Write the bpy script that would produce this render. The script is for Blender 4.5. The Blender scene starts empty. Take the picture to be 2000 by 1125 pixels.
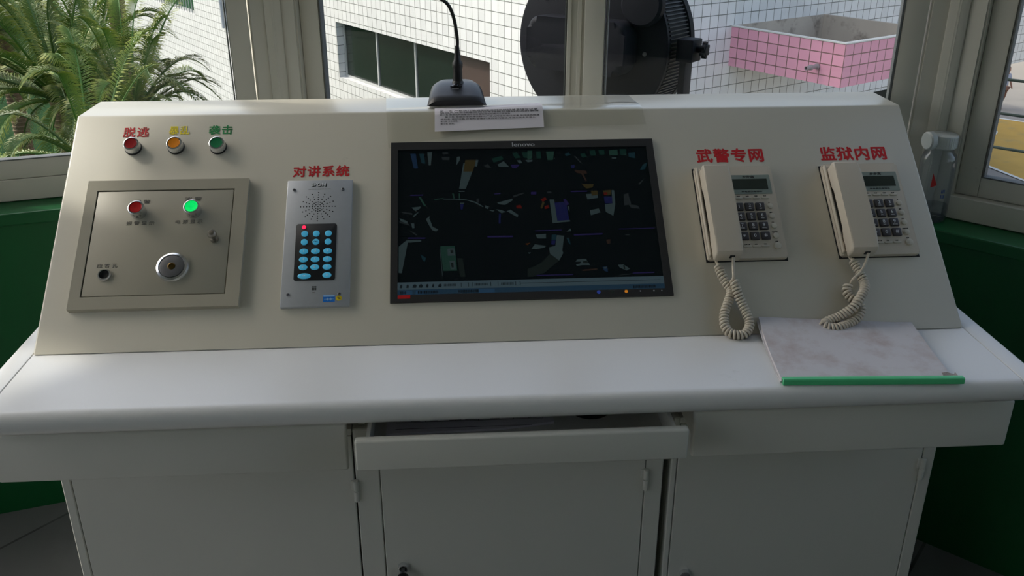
import bpy, bmesh, math, random
from mathutils import Matrix, Vector, Euler
random.seed(7)
S = bpy.context.scene
COL = S.collection
PI = math.pi
V = Vector

# ------------------------------------------------------------------ camera
PITCH, YAW, ROLL, FPX = 0.4183, 0.0680, 0.0018, 1807.4
CAM = V((0.725, -1.4535, 1.5125))
_r = V((math.cos(YAW), -math.sin(YAW), 0))
_f = V((math.sin(YAW)*math.cos(PITCH), math.cos(YAW)*math.cos(PITCH), -math.sin(PITCH)))
_u = _r.cross(_f)
_r2 = _r*math.cos(ROLL) + _u*math.sin(ROLL)
_u2 = _u*math.cos(ROLL) - _r*math.sin(ROLL)
cd = bpy.data.cameras.new('camera')
cam = bpy.data.objects.new('camera', cd)
COL.objects.link(cam)
cd.sensor_fit = 'HORIZONTAL'
cd.sensor_width = 36
cd.lens = FPX/2000*36
cd.clip_start, cd.clip_end = 0.02, 400
cam.matrix_world = Matrix(((_r2.x, _u2.x, -_f.x, CAM.x), (_r2.y, _u2.y, -_f.y, CAM.y), (_r2.z, _u2.z, -_f.z, CAM.z), (0, 0, 0, 1)))
S.camera = cam

# ------------------------------------------------------------------ daylight and exposure
S.view_settings.view_transform = 'Standard'
S.view_settings.look = 'None'
S.view_settings.gamma = 1.0
S.view_settings.use_curve_mapping = False
S.view_settings.exposure = 1.12
SUN_AZ, SUN_EL = math.radians(-74), math.radians(46)
w = bpy.data.worlds.new('sky')
S.world = w
w.use_nodes = True
nt = w.node_tree
bg = nt.nodes['Background']
sky = nt.nodes.new('ShaderNodeTexSky')
sky.sky_type = 'NISHITA'
sky.sun_disc = False
sky.sun_elevation = SUN_EL
sky.sun_rotation = SUN_AZ
sky.air_density, sky.dust_density, sky.ozone_density = 1.0, 4.0, 1.0
hs = nt.nodes.new('ShaderNodeHueSaturation')
hs.inputs['Saturation'].default_value = 0.75
nt.links.new(sky.outputs[0], hs.inputs['Color'])
nt.links.new(hs.outputs[0], bg.inputs['Color'])
bg.inputs['Strength'].default_value = 0.16
sl = bpy.data.lights.new('sun', 'SUN')
sl.energy = 1.05
sl.angle = math.radians(1.5)
sl.color = (1.0, 0.93, 0.82)
sun = bpy.data.objects.new('sun', sl)
COL.objects.link(sun)
sd = V((math.sin(SUN_AZ)*math.cos(SUN_EL), math.cos(SUN_AZ)*math.cos(SUN_EL), math.sin(SUN_EL)))
sun.rotation_euler = sd.to_track_quat('Z', 'Y').to_euler()
sun.location = (-6, 2, 9)

# ------------------------------------------------------------------ helpers
WM = {}          # world matrix of every empty / object by object
def T(x, y, z): return Matrix.Translation((x, y, z))
def RX(a): return Matrix.Rotation(a, 4, 'X')
def RY(a): return Matrix.Rotation(a, 4, 'Y')
def RZ(a): return Matrix.Rotation(a, 4, 'Z')

def tag(o, label=None, cat=None, group=None, kind=None):
    if label: o['label'] = label
    if cat: o['category'] = cat
    if group: o['group'] = group
    if kind: o['kind'] = kind
    return o

def empty(name, m, label=None, cat=None, group=None, kind=None):
    o = bpy.data.objects.new(name, None)
    COL.objects.link(o)
    if not isinstance(m, Matrix): m = T(*m)
    o.matrix_world = m
    o.empty_display_size = 0.05
    WM[o.name] = m.copy()
    return tag(o, label, cat, group, kind)

def obj(name, bm, mat, parent=None, world=False, m=None, sharp=35, smooth=True, label=None, cat=None, group=None, kind=None):
    """one mesh object; the mesh is in its parent's frame (world=True: given in world coordinates)"""
    bmesh.ops.recalc_face_normals(bm, faces=bm.faces)
    if parent is not None and world:
        bm.transform(WM[parent.name].inverted())
    me = bpy.data.meshes.new(name)
    bm.to_mesh(me)
    bm.free()
    if smooth:
        me.shade_smooth()
        me.set_sharp_from_angle(angle=math.radians(sharp))
    o = bpy.data.objects.new(name, me)
    COL.objects.link(o)
    for k in (mat if isinstance(mat, (list, tuple)) else [mat]): me.materials.append(k)
    if parent is not None: o.parent = parent
    if m is not None: o.matrix_local = m
    WM[o.name] = (WM[parent.name] if parent is not None else Matrix()) @ (m if m is not None else Matrix())
    return tag(o, label, cat, group, kind)

def BM(): return bmesh.new()

def box(bm, x0, x1, y0, y1, z0, z1, bev=0.0, seg=2, m=None, mi=0):
    r = bmesh.ops.create_cube(bm, size=1)
    vs = r['verts']
    for v in vs:
        v.co = V(((x0+x1)/2 + v.co.x*(x1-x0), (y0+y1)/2 + v.co.y*(y1-y0), (z0+z1)/2 + v.co.z*(z1-z0)))
        if m is not None: v.co = m @ v.co
    fs = list({f for v in vs for f in v.link_faces})
    for f in fs: f.material_index = mi
    if bev > 0:
        es = list({e for v in vs for e in v.link_edges})
        bmesh.ops.bevel(bm, geom=es, offset=bev, segments=seg, affect='EDGES', profile=0.5, clamp_overlap=True)
    return bm

def prism(bm, pts, h0, h1, m=None, bev=0.0, seg=2, mi=0, capbev_only=False):
    """polygon in local XY extruded along local Z from h0 to h1"""
    n = len(pts)
    a = [bm.verts.new((p[0], p[1], h0)) for p in pts]
    b = [bm.verts.new((p[0], p[1], h1)) for p in pts]
    fs = [bm.faces.new(list(reversed(a))), bm.faces.new(b)]
    for i in range(n):
        j = (i+1) % n
        fs.append(bm.faces.new((a[i], a[j], b[j], b[i])))
    for f in fs: f.material_index = mi
    if m is not None:
        for v in a+b: v.co = m @ v.co
    if bev > 0:
        es = list(fs[0].edges) + list(fs[1].edges)
        if not capbev_only: es = list({e for f in fs for e in f.edges})
        bmesh.ops.bevel(bm, geom=es, offset=bev, segments=seg, affect='EDGES', profile=0.5, clamp_overlap=True)
    return bm

def lathe(bm, prof, seg=32, m=None, mi=0, close=True):
    """profile [(r, z)...] around local Z"""
    rings = []
    for r, z in prof:
        if r < 1e-6: rings.append([bm.verts.new((0, 0, z))])
        else: rings.append([bm.verts.new((r*math.cos(2*PI*i/seg), r*math.sin(2*PI*i/seg), z)) for i in range(seg)])
    for k in range(len(rings)-1):
        a, b = rings[k], rings[k+1]
        for i in range(seg):
            j = (i+1) % seg
            if len(a) == 1 and len(b) == 1: continue
            if len(a) == 1: f = bm.faces.new((a[0], b[i], b[j]))
            elif len(b) == 1: f = bm.faces.new((a[i], a[j], b[0]))
            else: f = bm.faces.new((a[i], a[j], b[j], b[i]))
            f.material_index = mi
    if close:
        for rg in (rings[0], rings[-1]):
            if len(rg) > 1: bm.faces.new(rg).material_index = mi
    if m is not None:
        for rg in rings:
            for v in rg: v.co = m @ v.co
    return bm

def cyl(bm, r, z0, z1, seg=24, m=None, bev=0.0, mi=0):
    b = min(bev, r*0.9)
    if b > 0: return lathe(bm, [(0, z0), (r-b, z0), (r, z0+b), (r, z1-b), (r-b*0.3, z1-b*0.3), (r-b, z1), (0, z1)], seg, m, mi, False)
    return lathe(bm, [(0, z0), (r, z0), (r, z1), (0, z1)], seg, m, mi, False)

def along(a, b):
    """matrix whose Z runs from a to b, origin a"""
    d = V(b) - V(a)
    return Matrix.Translation(V(a)) @ d.to_track_quat('Z', 'Y').to_matrix().to_4x4(), d.length

def rod(bm, a, b, r, seg=12, mi=0):
    m, L = along(a, b)
    return cyl(bm, r, 0, L, seg, m, 0, mi)

def spline(pts, n=8):
    """Catmull-Rom through the points"""
    P = [V(p) for p in pts]
    P = [P[0]*2 - P[1]] + P + [P[-1]*2 - P[-2]]
    out = []
    for i in range(1, len(P)-2):
        p0, p1, p2, p3 = P[i-1], P[i], P[i+1], P[i+2]
        for k in range(n):
            t = k/n
            out.append(0.5*((2*p1) + (p2-p0)*t + (2*p0-5*p1+4*p2-p3)*t*t + (3*p1-p0-3*p2+p3)*t**3))
    out.append(P[-2])
    return out

def tube(bm, pts, r, seg=8, mi=0, cap=True):
    """pts: list of vectors; r: radius or list"""
    n = len(pts)
    rs = r if isinstance(r, (list, tuple)) else [r]*n
    tan = [(pts[min(i+1, n-1)] - pts[max(i-1, 0)]).normalized() for i in range(n)]
    up = V((0, 0, 1)) if abs(tan[0].z) < 0.9 else V((1, 0, 0))
    nrm = (up - tan[0]*up.dot(tan[0])).normalized()
    rings = []
    for i in range(n):
        nrm = nrm - tan[i]*nrm.dot(tan[i])
        nrm.normalize()
        bi = tan[i].cross(nrm)
        rings.append([bm.verts.new(pts[i] + (nrm*math.cos(2*PI*k/seg) + bi*math.sin(2*PI*k/seg))*rs[i]) for k in range(seg)])
    for i in range(n-1):
        for k in range(seg):
            j = (k+1) % seg
            bm.faces.new((rings[i][k], rings[i][j], rings[i+1][j], rings[i+1][k])).material_index = mi
    if cap:
        bm.faces.new(list(reversed(rings[0]))).material_index = mi
        bm.faces.new(rings[-1]).material_index = mi
    return bm

def rrect(x0, x1, y0, y1, r, n=5):
    out = []
    for cx, cy, a in ((x1-r, y0+r, -90), (x1-r, y1-r, 0), (x0+r, y1-r, 90), (x0+r, y0+r, 180)):
        for i in range(n+1):
            t = math.radians(a + 90*i/n)
            out.append((cx + r*math.cos(t), cy + r*math.sin(t)))
    return out

def ngon(r, n=24, rx=None): return [((rx or r)*math.cos(2*PI*i/n), r*math.sin(2*PI*i/n)) for i in range(n)]

# ------------------------------------------------------------------ materials
def srgb(r, g, b):
    f = lambda c: (c/255)/12.92 if c <= 10 else (((c/255)+0.055)/1.055)**2.4
    return (f(r), f(g), f(b), 1)

def mat(name, col, rough=0.5, metal=0.0, noise=0.0, nscale=8.0, spec=0.5, bump=0.0, bscale=200.0, coat=0.0, emit=None, estr=0.0, dirt=None, dscale=5.0, dlo=0.55, dhi=0.75):
    m = bpy.data.materials.new(name)
    m.use_nodes = True
    t = m.node_tree
    p = t.nodes['Principled BSDF']
    c = col if len(col) == 4 else (*col, 1)
    p.inputs['Base Color'].default_value = c
    p.inputs['Roughness'].default_value = rough
    p.inputs['Metallic'].default_value = metal
    p.inputs['Specular IOR Level'].default_value = spec
    if coat: p.inputs['Coat Weight'].default_value = coat
    tc = t.nodes.new('ShaderNodeTexCoord')
    last = None
    if noise > 0:
        n = t.nodes.new('ShaderNodeTexNoise')
        n.inputs['Scale'].default_value = nscale
        n.inputs['Detail'].default_value = 5
        t.links.new(tc.outputs['Object'], n.inputs['Vector'])
        mx = t.nodes.new('ShaderNodeMix')
        mx.data_type = 'RGBA'
        mx.inputs['A'].default_value = tuple(x*(1-noise) for x in c[:3]) + (1,)
        mx.inputs['B'].default_value = tuple(min(1, x*(1+noise)) for x in c[:3]) + (1,)
        t.links.new(n.outputs['Fac'], mx.inputs['Factor'])
        last = mx.outputs['Result']
    if dirt is not None:
        n2 = t.nodes.new('ShaderNodeTexNoise')
        n2.inputs['Scale'].default_value = dscale
        n2.inputs['Detail'].default_value = 7
        n2.inputs['Roughness'].default_value = 0.65
        t.links.new(tc.outputs['Object'], n2.inputs['Vector'])
        rp = t.nodes.new('ShaderNodeMapRange')
        rp.inputs['From Min'].default_value = dlo
        rp.inputs['From Max'].default_value = dhi
        t.links.new(n2.outputs['Fac'], rp.inputs['Value'])
        m2 = t.nodes.new('ShaderNodeMix')
        m2.data_type = 'RGBA'
        if last is not None: t.links.new(last, m2.inputs['A'])
        else: m2.inputs['A'].default_value = c
        m2.inputs['B'].default_value = dirt
        t.links.new(rp.outputs[0], m2.inputs['Factor'])
        last = m2.outputs['Result']
    if last is not None: t.links.new(last, p.inputs['Base Color'])
    if bump > 0:
        n3 = t.nodes.new('ShaderNodeTexNoise')
        n3.inputs['Scale'].default_value = bscale
        t.links.new(tc.outputs['Object'], n3.inputs['Vector'])
        b = t.nodes.new('ShaderNodeBump')
        b.inputs['Strength'].default_value = bump
        b.inputs['Distance'].default_value = 0.002
        t.links.new(n3.outputs['Fac'], b.inputs['Height'])
        t.links.new(b.outputs[0], p.inputs['Normal'])
    if emit is not None:
        p.inputs['Emission Color'].default_value = emit
        p.inputs['Emission Strength'].default_value = estr
    return m

def clear_mat(name, tint, gloss, rough, milk=0.0, milkcol=(0.8, 0.8, 0.8, 1)):
    """thin clear sheet: mostly straight-through, a little mirror, a little milk"""
    m = bpy.data.materials.new(name)
    m.use_nodes = True
    t = m.node_tree
    t.nodes.remove(t.nodes['Principled BSDF'])
    tr = t.nodes.new('ShaderNodeBsdfTransparent')
    tr.inputs['Color'].default_value = tint
    gl = t.nodes.new('ShaderNodeBsdfGlossy')
    gl.inputs['Roughness'].default_value = rough
    fr = t.nodes.new('ShaderNodeLayerWeight')
    fr.inputs['Blend'].default_value = 0.5
    pw = t.nodes.new('ShaderNodeMath')
    pw.operation = 'POWER'
    pw.inputs[1].default_value = 4.0
    t.links.new(fr.outputs['Facing'], pw.inputs[0])
    mu = t.nodes.new('ShaderNodeMath')
    mu.operation = 'MULTIPLY_ADD'
    mu.inputs[1].default_value = gloss
    mu.inputs[2].default_value = 0.035*gloss
    t.links.new(pw.outputs[0], mu.inputs[0])
    mx = t.nodes.new('ShaderNodeMixShader')
    t.links.new(mu.outputs[0], mx.inputs[0])
    src = tr
    if milk > 0:
        df = t.nodes.new('ShaderNodeBsdfDiffuse')
        df.inputs['Color'].default_value = milkcol
        m2 = t.nodes.new('ShaderNodeMixShader')
        m2.inputs[0].default_value = milk
        t.links.new(tr.outputs[0], m2.inputs[1])
        t.links.new(df.outputs[0], m2.inputs[2])
        src = m2
    t.links.new(src.outputs[0], mx.inputs[1])
    t.links.new(gl.outputs[0], mx.inputs[2])
    t.links.new(mx.outputs[0], t.nodes['Material Output'].inputs['Surface'])
    return m

def grid_mat(name, tile, grout, tw, th, mortar, rough=0.3, dirt=None, dscale=0.5, dlo=0.5, dhi=0.75, vary=0.06, coord='UV', rot=0.0):
    """square tiles on UV (metres)"""
    m = bpy.data.materials.new(name)
    m.use_nodes = True
    t = m.node_tree
    p = t.nodes['Principled BSDF']
    p.inputs['Roughness'].default_value = rough
    tc = t.nodes.new('ShaderNodeTexCoord')
    mp = t.nodes.new('ShaderNodeMapping')
    mp.inputs['Rotation'].default_value[2] = rot
    t.links.new(tc.outputs[coord], mp.inputs['Vector'])
    br = t.nodes.new('ShaderNodeTexBrick')
    br.offset = 0.0
    br.squash = 1.0
    br.inputs['Scale'].default_value = 1.0
    br.inputs['Brick Width'].default_value = tw
    br.inputs['Row Height'].default_value = th
    br.inputs['Mortar Size'].default_value = mortar
    br.inputs['Mortar Smooth'].default_value = 0.15
    br.inputs['Color1'].default_value = tuple(x*(1-vary) for x in tile[:3]) + (1,)
    br.inputs['Color2'].default_value = tuple(min(1, x*(1+vary)) for x in tile[:3]) + (1,)
    br.inputs['Mortar'].default_value = grout
    t.links.new(mp.outputs[0], br.inputs['Vector'])
    out = br.outputs['Color']
    if dirt is not None:
        n2 = t.nodes.new('ShaderNodeTexNoise')
        n2.inputs['Scale'].default_value = dscale
        n2.inputs['Detail'].default_value = 8
        t.links.new(tc.outputs['Object'], n2.inputs['Vector'])
        rp = t.nodes.new('ShaderNodeMapRange')
        rp.inputs['From Min'].default_value = dlo
        rp.inputs['From Max'].default_value = dhi
        rp.inputs['To Max'].default_value = 0.6
        t.links.new(n2.outputs['Fac'], rp.inputs['Value'])
        m2 = t.nodes.new('ShaderNodeMix')
        m2.data_type = 'RGBA'
        t.links.new(out, m2.inputs['A'])
        m2.inputs['B'].default_value = dirt
        t.links.new(rp.outputs[0], m2.inputs['Factor'])
        out = m2.outputs['Result']
    t.links.new(out, p.inputs['Base Color'])
    return m

def uvset(bm, fn):
    l = bm.loops.layers.uv.verify()
    for f in bm.faces:
        for lp in f.loops: lp[l].uv = fn(lp.vert.co, f)

M = {}
M['steel'] = mat('cream_enamelled_steel', (0.62, 0.585, 0.49), 0.30, spec=0.6, noise=0.03, nscale=3, bump=0.04, bscale=500, dirt=(0.30, 0.28, 0.24, 1), dscale=9, dlo=0.74, dhi=0.84)
M['worktop'] = mat('white_worktop_enamel', (0.74, 0.74, 0.73), 0.26, spec=0.6, noise=0.03, nscale=4, bump=0.03, bscale=400, dirt=(0.42, 0.40, 0.36, 1), dscale=6, dlo=0.66, dhi=0.85)
M['cabinet'] = mat('grey_white_cabinet_enamel', (0.68, 0.67, 0.61), 0.40, noise=0.03, nscale=3, bump=0.04, bscale=500)
M['dark'] = mat('dark_gap', (0.012, 0.012, 0.012), 0.8)
M['boxgrey'] = mat('beige_box_enamel', (0.40, 0.37, 0.29), 0.40, noise=0.03, nscale=5, bump=0.05, bscale=600)
M['nickel'] = mat('worn_nickel', (0.36, 0.33, 0.29), 0.28, metal=0.95)
M['chrome'] = mat('chrome', (0.72, 0.73, 0.75), 0.16, metal=1.0)
M['brushed'] = mat('brushed_aluminium', (0.50, 0.52, 0.55), 0.40, metal=0.45, noise=0.06, nscale=60)
M['steelgrey'] = mat('grey_lock_metal', (0.17, 0.17, 0.18), 0.4, metal=0.6)
M['blackplastic'] = mat('black_plastic', (0.012, 0.012, 0.014), 0.42, bump=0.05, bscale=800)
M['blackgloss'] = mat('black_gloss', (0.006, 0.006, 0.007), 0.22)
M['bezel'] = mat('monitor_bezel', (0.020, 0.020, 0.021), 0.40, bump=0.05, bscale=900)
M['red_txt'] = mat('red_vinyl', srgb(196, 16, 26), 0.5)
M['yel_txt'] = mat('yellow_vinyl', srgb(246, 226, 40), 0.5)
M['grn_txt'] = mat('green_vinyl', srgb(0, 140, 70), 0.5)
M['ink'] = mat('black_ink', (0.02, 0.02, 0.02), 0.7)
M['greyink'] = mat('grey_ink', (0.16, 0.15, 0.13), 0.7)
M['white_ink'] = mat('white_ink', (0.78, 0.80, 0.82), 0.6)
M['silver_ink'] = mat('silver_ink', (0.42, 0.44, 0.46), 0.45)
M['redcap'] = mat('dark_red_cap', srgb(150, 6, 18), 0.22, coat=0.5)
M['orangecap'] = mat('orange_cap', srgb(238, 140, 0), 0.25, coat=0.5)
M['greencap'] = mat('green_cap', srgb(0, 120, 70), 0.25, coat=0.5)
M['redlamp'] = mat('red_lamp_lens', srgb(190, 4, 16), 0.2, coat=0.6, noise=0.3, nscale=160)
M['greenlamp'] = mat('lit_green_lamp', srgb(0, 220, 100), 0.25, emit=srgb(0, 235, 110), estr=0.30, noise=0.35, nscale=150)
M['redled'] = mat('red_led', srgb(240, 40, 80), 0.3, emit=srgb(255, 40, 80), estr=0.55)
M['orangeled'] = mat('amber_led', srgb(230, 150, 40), 0.3, emit=srgb(255, 150, 40), estr=0.10)
M['blueled'] = mat('blue_led', srgb(40, 60, 140), 0.3, emit=srgb(50, 70, 160), estr=0.12)
M['bluekey'] = mat('pale_blue_key', srgb(92, 190, 225), 0.35, emit=srgb(60, 170, 215), estr=0.10)
M['bluesticker'] = mat('blue_sticker', srgb(10, 110, 200), 0.4)
M['yelsticker'] = mat('yellow_sticker', srgb(215, 190, 20), 0.4)
M['palesticker'] = mat('pale_blue_strip', srgb(150, 190, 225), 0.4)
M['phone'] = mat('ivory_phone_plastic', (0.60, 0.535, 0.435), 0.36, bump=0.03, bscale=500)
M['phonedark'] = mat('phone_bed_shade', (0.16, 0.13, 0.10), 0.6)
M['lcdpanel'] = mat('grey_green_lcd_surround', (0.25, 0.30, 0.27), 0.35)
M['lcd'] = mat('dark_lcd', (0.030, 0.042, 0.035), 0.18)
M['key'] = mat('charcoal_key', (0.055, 0.048, 0.050), 0.42)
M['phonekey'] = mat('cream_key', (0.60, 0.56, 0.47), 0.35)
M['paper'] = mat('paper', (0.74, 0.70, 0.74), 0.8, noise=0.03, nscale=20)
M['paperpink'] = mat('worn_cover_paper', (0.60, 0.58, 0.60), 0.7, noise=0.04, nscale=15, dirt=(0.42, 0.33, 0.31, 1), dscale=11, dlo=0.46, dhi=0.72)
M['greenspine'] = mat('green_spine_plastic', srgb(88, 205, 140), 0.35)
M['pages'] = mat('page_edges', (0.62, 0.60, 0.62), 0.8)
M['film'] = clear_mat('clear_film', (0.96, 0.96, 0.93, 1), 0.9, 0.14, milk=0.07, milkcol=(0.55, 0.53, 0.48, 1))
M['glass'] = clear_mat('window_glass', (0.95, 0.965, 0.96, 1), 0.55, 0.0)
M['bottle'] = clear_mat('clear_bottle_plastic', (0.93, 0.95, 0.97, 1), 0.9, 0.06, milk=0.05, milkcol=(0.55, 0.60, 0.65, 1))
M['cap'] = mat('white_cap_plastic', (0.60, 0.64, 0.64), 0.4)
M['alu'] = mat('white_window_aluminium', (0.60, 0.585, 0.52), 0.42, noise=0.04, nscale=6, dirt=(0.36, 0.33, 0.27, 1), dscale=14, dlo=0.66, dhi=0.8)
M['rubber'] = mat('window_rubber', (0.13, 0.14, 0.14), 0.7)
M['greenwall'] = mat('green_wall_paint', srgb(0, 88, 42), 0.45, noise=0.06, nscale=4)
M['whitewall'] = mat('white_wall_paint', (0.66, 0.65, 0.60), 0.7, noise=0.03)
M['ceiling'] = mat('ceiling_paint', (0.74, 0.74, 0.72), 0.8, noise=0.02)
M['concrete'] = mat('concrete', (0.36, 0.34, 0.31), 0.85, noise=0.12, nscale=0.8, bump=0.2, bscale=30)
M['stained'] = mat('stained_concrete', (0.46, 0.40, 0.33), 0.9, noise=0.2, nscale=1.2, dirt=(0.14, 0.115, 0.09, 1), dscale=1.6, dlo=0.50, dhi=0.68)
M['floortile'] = grid_mat('floor_tiles', (0.155, 0.155, 0.155, 1), (0.05, 0.05, 0.05, 1), 0.30, 0.30, 0.004, 0.4, dirt=(0.22, 0.22, 0.22, 1), dscale=6, coord='Object', rot=0.72)
M['whitetile'] = grid_mat('white_wall_tiles', (0.74, 0.735, 0.72, 1), (0.15, 0.16, 0.14, 1), 0.275, 0.275, 0.0095, 0.35, dirt=(0.55, 0.52, 0.48, 1), dscale=0.6, dlo=0.62, dhi=0.8)
M['pinktile'] = grid_mat('pink_wall_tiles', (0.78, 0.36, 0.46, 1), (0.22, 0.12, 0.11, 1), 0.29, 0.235, 0.012, 0.35)
M['meshwall'] = grid_mat('white_meshed_wall', (0.82, 0.80, 0.76, 1), (0.55, 0.53, 0.5, 1), 0.5, 0.5, 0.03, 0.8)
M['winglass'] = mat('dark_green_window_glass', (0.008, 0.016, 0.012), 0.15, noise=0.6, nscale=0.25, spec=0.25)
M['winframe'] = mat('grey_window_frame', (0.42, 0.43, 0.42), 0.5)
M['board'] = mat('brown_board', (0.048, 0.026, 0.020), 0.6, noise=0.15, nscale=2)
M['darkroom'] = mat('recess_shade', (0.03, 0.035, 0.035), 0.8)  # near-black colour carries the shade of the set-back ground floor
M['lamp'] = mat('black_lamp_paint', (0.007, 0.008, 0.013), 0.6, spec=0.12, bump=0.04, bscale=300)
M['lampfin'] = mat('dark_grey_fins', (0.014, 0.015, 0.020), 0.5, spec=0.2)
M['mic'] = mat('mic_black', (0.016, 0.017, 0.020), 0.38, bump=0.05, bscale=700)
M['grass'] = mat('lawn', (0.012, 0.040, 0.013), 1.0, spec=0.05, noise=0.45, nscale=3.0, bump=0.5, bscale=25)
M['yard'] = mat('yard_concrete', (0.27, 0.25, 0.225), 0.9, noise=0.12, nscale=0.6, dirt=(0.24, 0.22, 0.2, 1), dscale=0.8)
M['court'] = mat('yellow_court_paint', (0.52, 0.31, 0.05), 0.8, noise=0.15, nscale=1.5, dirt=(0.35, 0.26, 0.10, 1), dscale=1.1)
M['line'] = mat('white_line_paint', (0.7, 0.7, 0.66), 0.8, noise=0.1)
M['rail'] = mat('dark_rail_paint', (0.045, 0.07, 0.062), 0.5)
M['trunk'] = mat('palm_trunk_bark', (0.13, 0.085, 0.05), 0.9, noise=0.4, nscale=9, bump=0.6, bscale=30)
M['skin'] = mat('skin', (0.42, 0.22, 0.15), 0.6)
M['hair'] = mat('dark_hair', (0.02, 0.015, 0.012), 0.7)
M['shirt'] = mat('pale_shirt', (0.45, 0.46, 0.55), 0.8)
M['trousers'] = mat('brown_trousers', (0.22, 0.10, 0.06), 0.8)

def leaf_mat(name, base, tip):
    m = bpy.data.materials.new(name)
    m.use_nodes = True
    t = m.node_tree
    p = t.nodes['Principled BSDF']
    p.inputs['Roughness'].default_value = 0.5
    oi = t.nodes.new('ShaderNodeObjectInfo')
    at = t.nodes.new('ShaderNodeAttribute')
    at.attribute_name = 'tip'
    mx = t.nodes.new('ShaderNodeMix')
    mx.data_type = 'RGBA'
    mx.inputs['A'].default_value = base
    mx.inputs['B'].default_value = tip
    t.links.new(at.outputs['Fac'], mx.inputs['Factor'])
    hv = t.nodes.new('ShaderNodeHueSaturation')
    mr = t.nodes.new('ShaderNodeMapRange')
    mr.inputs['To Min'].default_value = 0.65
    mr.inputs['To Max'].default_value = 1.45
    t.links.new(oi.outputs['Random'], mr.inputs['Value'])
    t.links.new(mr.outputs[0], hv.inputs['Value'])
    t.links.new(mx.outputs['Result'], hv.inputs['Color'])
    t.links.new(hv.outputs[0], p.inputs['Base Color'])
    return m
M['leaf'] = leaf_mat('palm_leaf', (0.055, 0.125, 0.016, 1), (0.36, 0.34, 0.06, 1))

def attr_mat(name, strength):
    m = bpy.data.materials.new(name)
    m.use_nodes = True
    t = m.node_tree
    p = t.nodes['Principled BSDF']
    a = t.nodes.new('ShaderNodeAttribute')
    a.attribute_name = 'pic'
    p.inputs['Base Color'].default_value = (0.004, 0.005, 0.006, 1)
    p.inputs['Roughness'].default_value = 0.25
    p.inputs['Specular IOR Level'].default_value = 0.12
    t.links.new(a.outputs['Color'], p.inputs['Emission Color'])
    p.inputs['Emission Strength'].default_value = strength
    return m
M['screen'] = attr_mat('screen_picture', 0.20)

# lettering: built-in font, turned into meshes
def text(name, body, parent, x, y, z, size, material, width=None, bold=0.0, align='CENTER', spacing=1.0, rot=0.0, thick=0.0002, res=2, pm=None, label=None, fit_h=None):
    cu = bpy.data.curves.new(name, 'FONT')
    cu.body = body
    cu.size = size
    cu.align_x = align
    cu.align_y = 'CENTER'
    cu.extrude = thick
    cu.resolution_u = res
    cu.space_character = spacing
    tmp = bpy.data.objects.new(name, cu)
    COL.objects.link(tmp)
    dg = bpy.context.evaluated_depsgraph_get()
    me = bpy.data.meshes.new_from_object(tmp.evaluated_get(dg))
    bpy.data.objects.remove(tmp)
    bpy.data.curves.remove(cu)
    xs = [v.co.x for v in me.vertices] or [0, 1]
    ys = [v.co.y for v in me.vertices] or [0, 1]
    sx = 1.0
    if fit_h:
        k_ = fit_h/max(1e-6, max(ys)-min(ys))
        me.transform(Matrix.Diagonal((k_, k_, 1, 1)))
        xs = [x*k_ for x in xs]; ys = [y*k_ for y in ys]
        size *= k_
    cx = (max(xs)+min(xs))/2 if align == 'CENTER' else min(xs)
    cy = (max(ys)+min(ys))/2
    if width: sx = width/max(1e-6, max(xs)-min(xs))
    mm = (pm or Matrix()) @ T(x, y, z) @ RZ(rot) @ Matrix.Diagonal((sx, 1, 1, 1)) @ T(-cx, -cy, 0)
    if bold > 0:
        # heavier strokes: the same glyphs again, each nudged a little
        src = me.copy()
        bj = bmesh.new()
        d = bold*size*1.1
        for q, (ax, ay) in enumerate(((-1, 0), (1, 0), (0, -1), (0, 1), (-0.7, -0.7), (0.7, 0.7), (-0.7, 0.7), (0.7, -0.7), (0, 0)) if size > 0.015 else ((-1, 0), (1, 0), (0, 0))):
            t_ = src.copy()
            t_.transform(T(ax*d/sx, ay*d, q*0.00001))
            bj.from_mesh(t_)
            bpy.data.meshes.remove(t_)
        bj.to_mesh(me)
        bj.free()
        bpy.data.meshes.remove(src)
    me.transform(mm)
    me.materials.clear()
    me.materials.append(material)
    o = bpy.data.objects.new(name, me)
    COL.objects.link(o)
    if parent is not None: o.parent = parent
    WM[o.name] = WM[parent.name].copy() if parent is not None else Matrix()
    if label: o['label'] = label
    return o

# ------------------------------------------------------------------ the room: a twelve-sided lookout
ZD, Y1, H1, Y2, W = 0.76, 0.3835, 0.3245, 0.5143, 1.65
ZL = ZD + H1
SL = math.hypot(Y1, H1)
c1, c2 = V((0.3069, 0.8834, 0)), V((1.8033, 0.5005, 0))
NSIDE = 12
side_len = (c2-c1).length
tF = (c2-c1).normalized()
nF = V((-tF.y, tF.x, 0))
apo = side_len/2/math.tan(PI/NSIDE)
ctr = (c1+c2)/2 - nF*apo
ang0 = math.atan2(tF.y, tF.x)
Rv = side_len/2/math.sin(PI/NSIDE)
def corner(k, extra=0.0):
    """k-th corner of the window line (0 = left end of the front side, 1 = right end), pushed out by extra"""
    a = math.atan2(c1.y-ctr.y, c1.x-ctr.x) - k*2*PI/NSIDE
    r = Rv + extra/math.cos(PI/NSIDE)
    return V((ctr.x + r*math.cos(a), ctr.y + r*math.sin(a), 0))
def side_m(k):
    """frame of side k: origin at its left corner, X along the side, Y outward, Z up"""
    a = corner(k)
    return T(a.x, a.y, 0) @ RZ(ang0 - k*2*PI/NSIDE)
def wallpoly(k, o0, o1):
    a, b, c, d = corner(k, o0), corner(k+1, o0), corner(k+1, o1), corner(k, o1)
    return [(p.x, p.y) for p in (a, b, c, d)]

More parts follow.
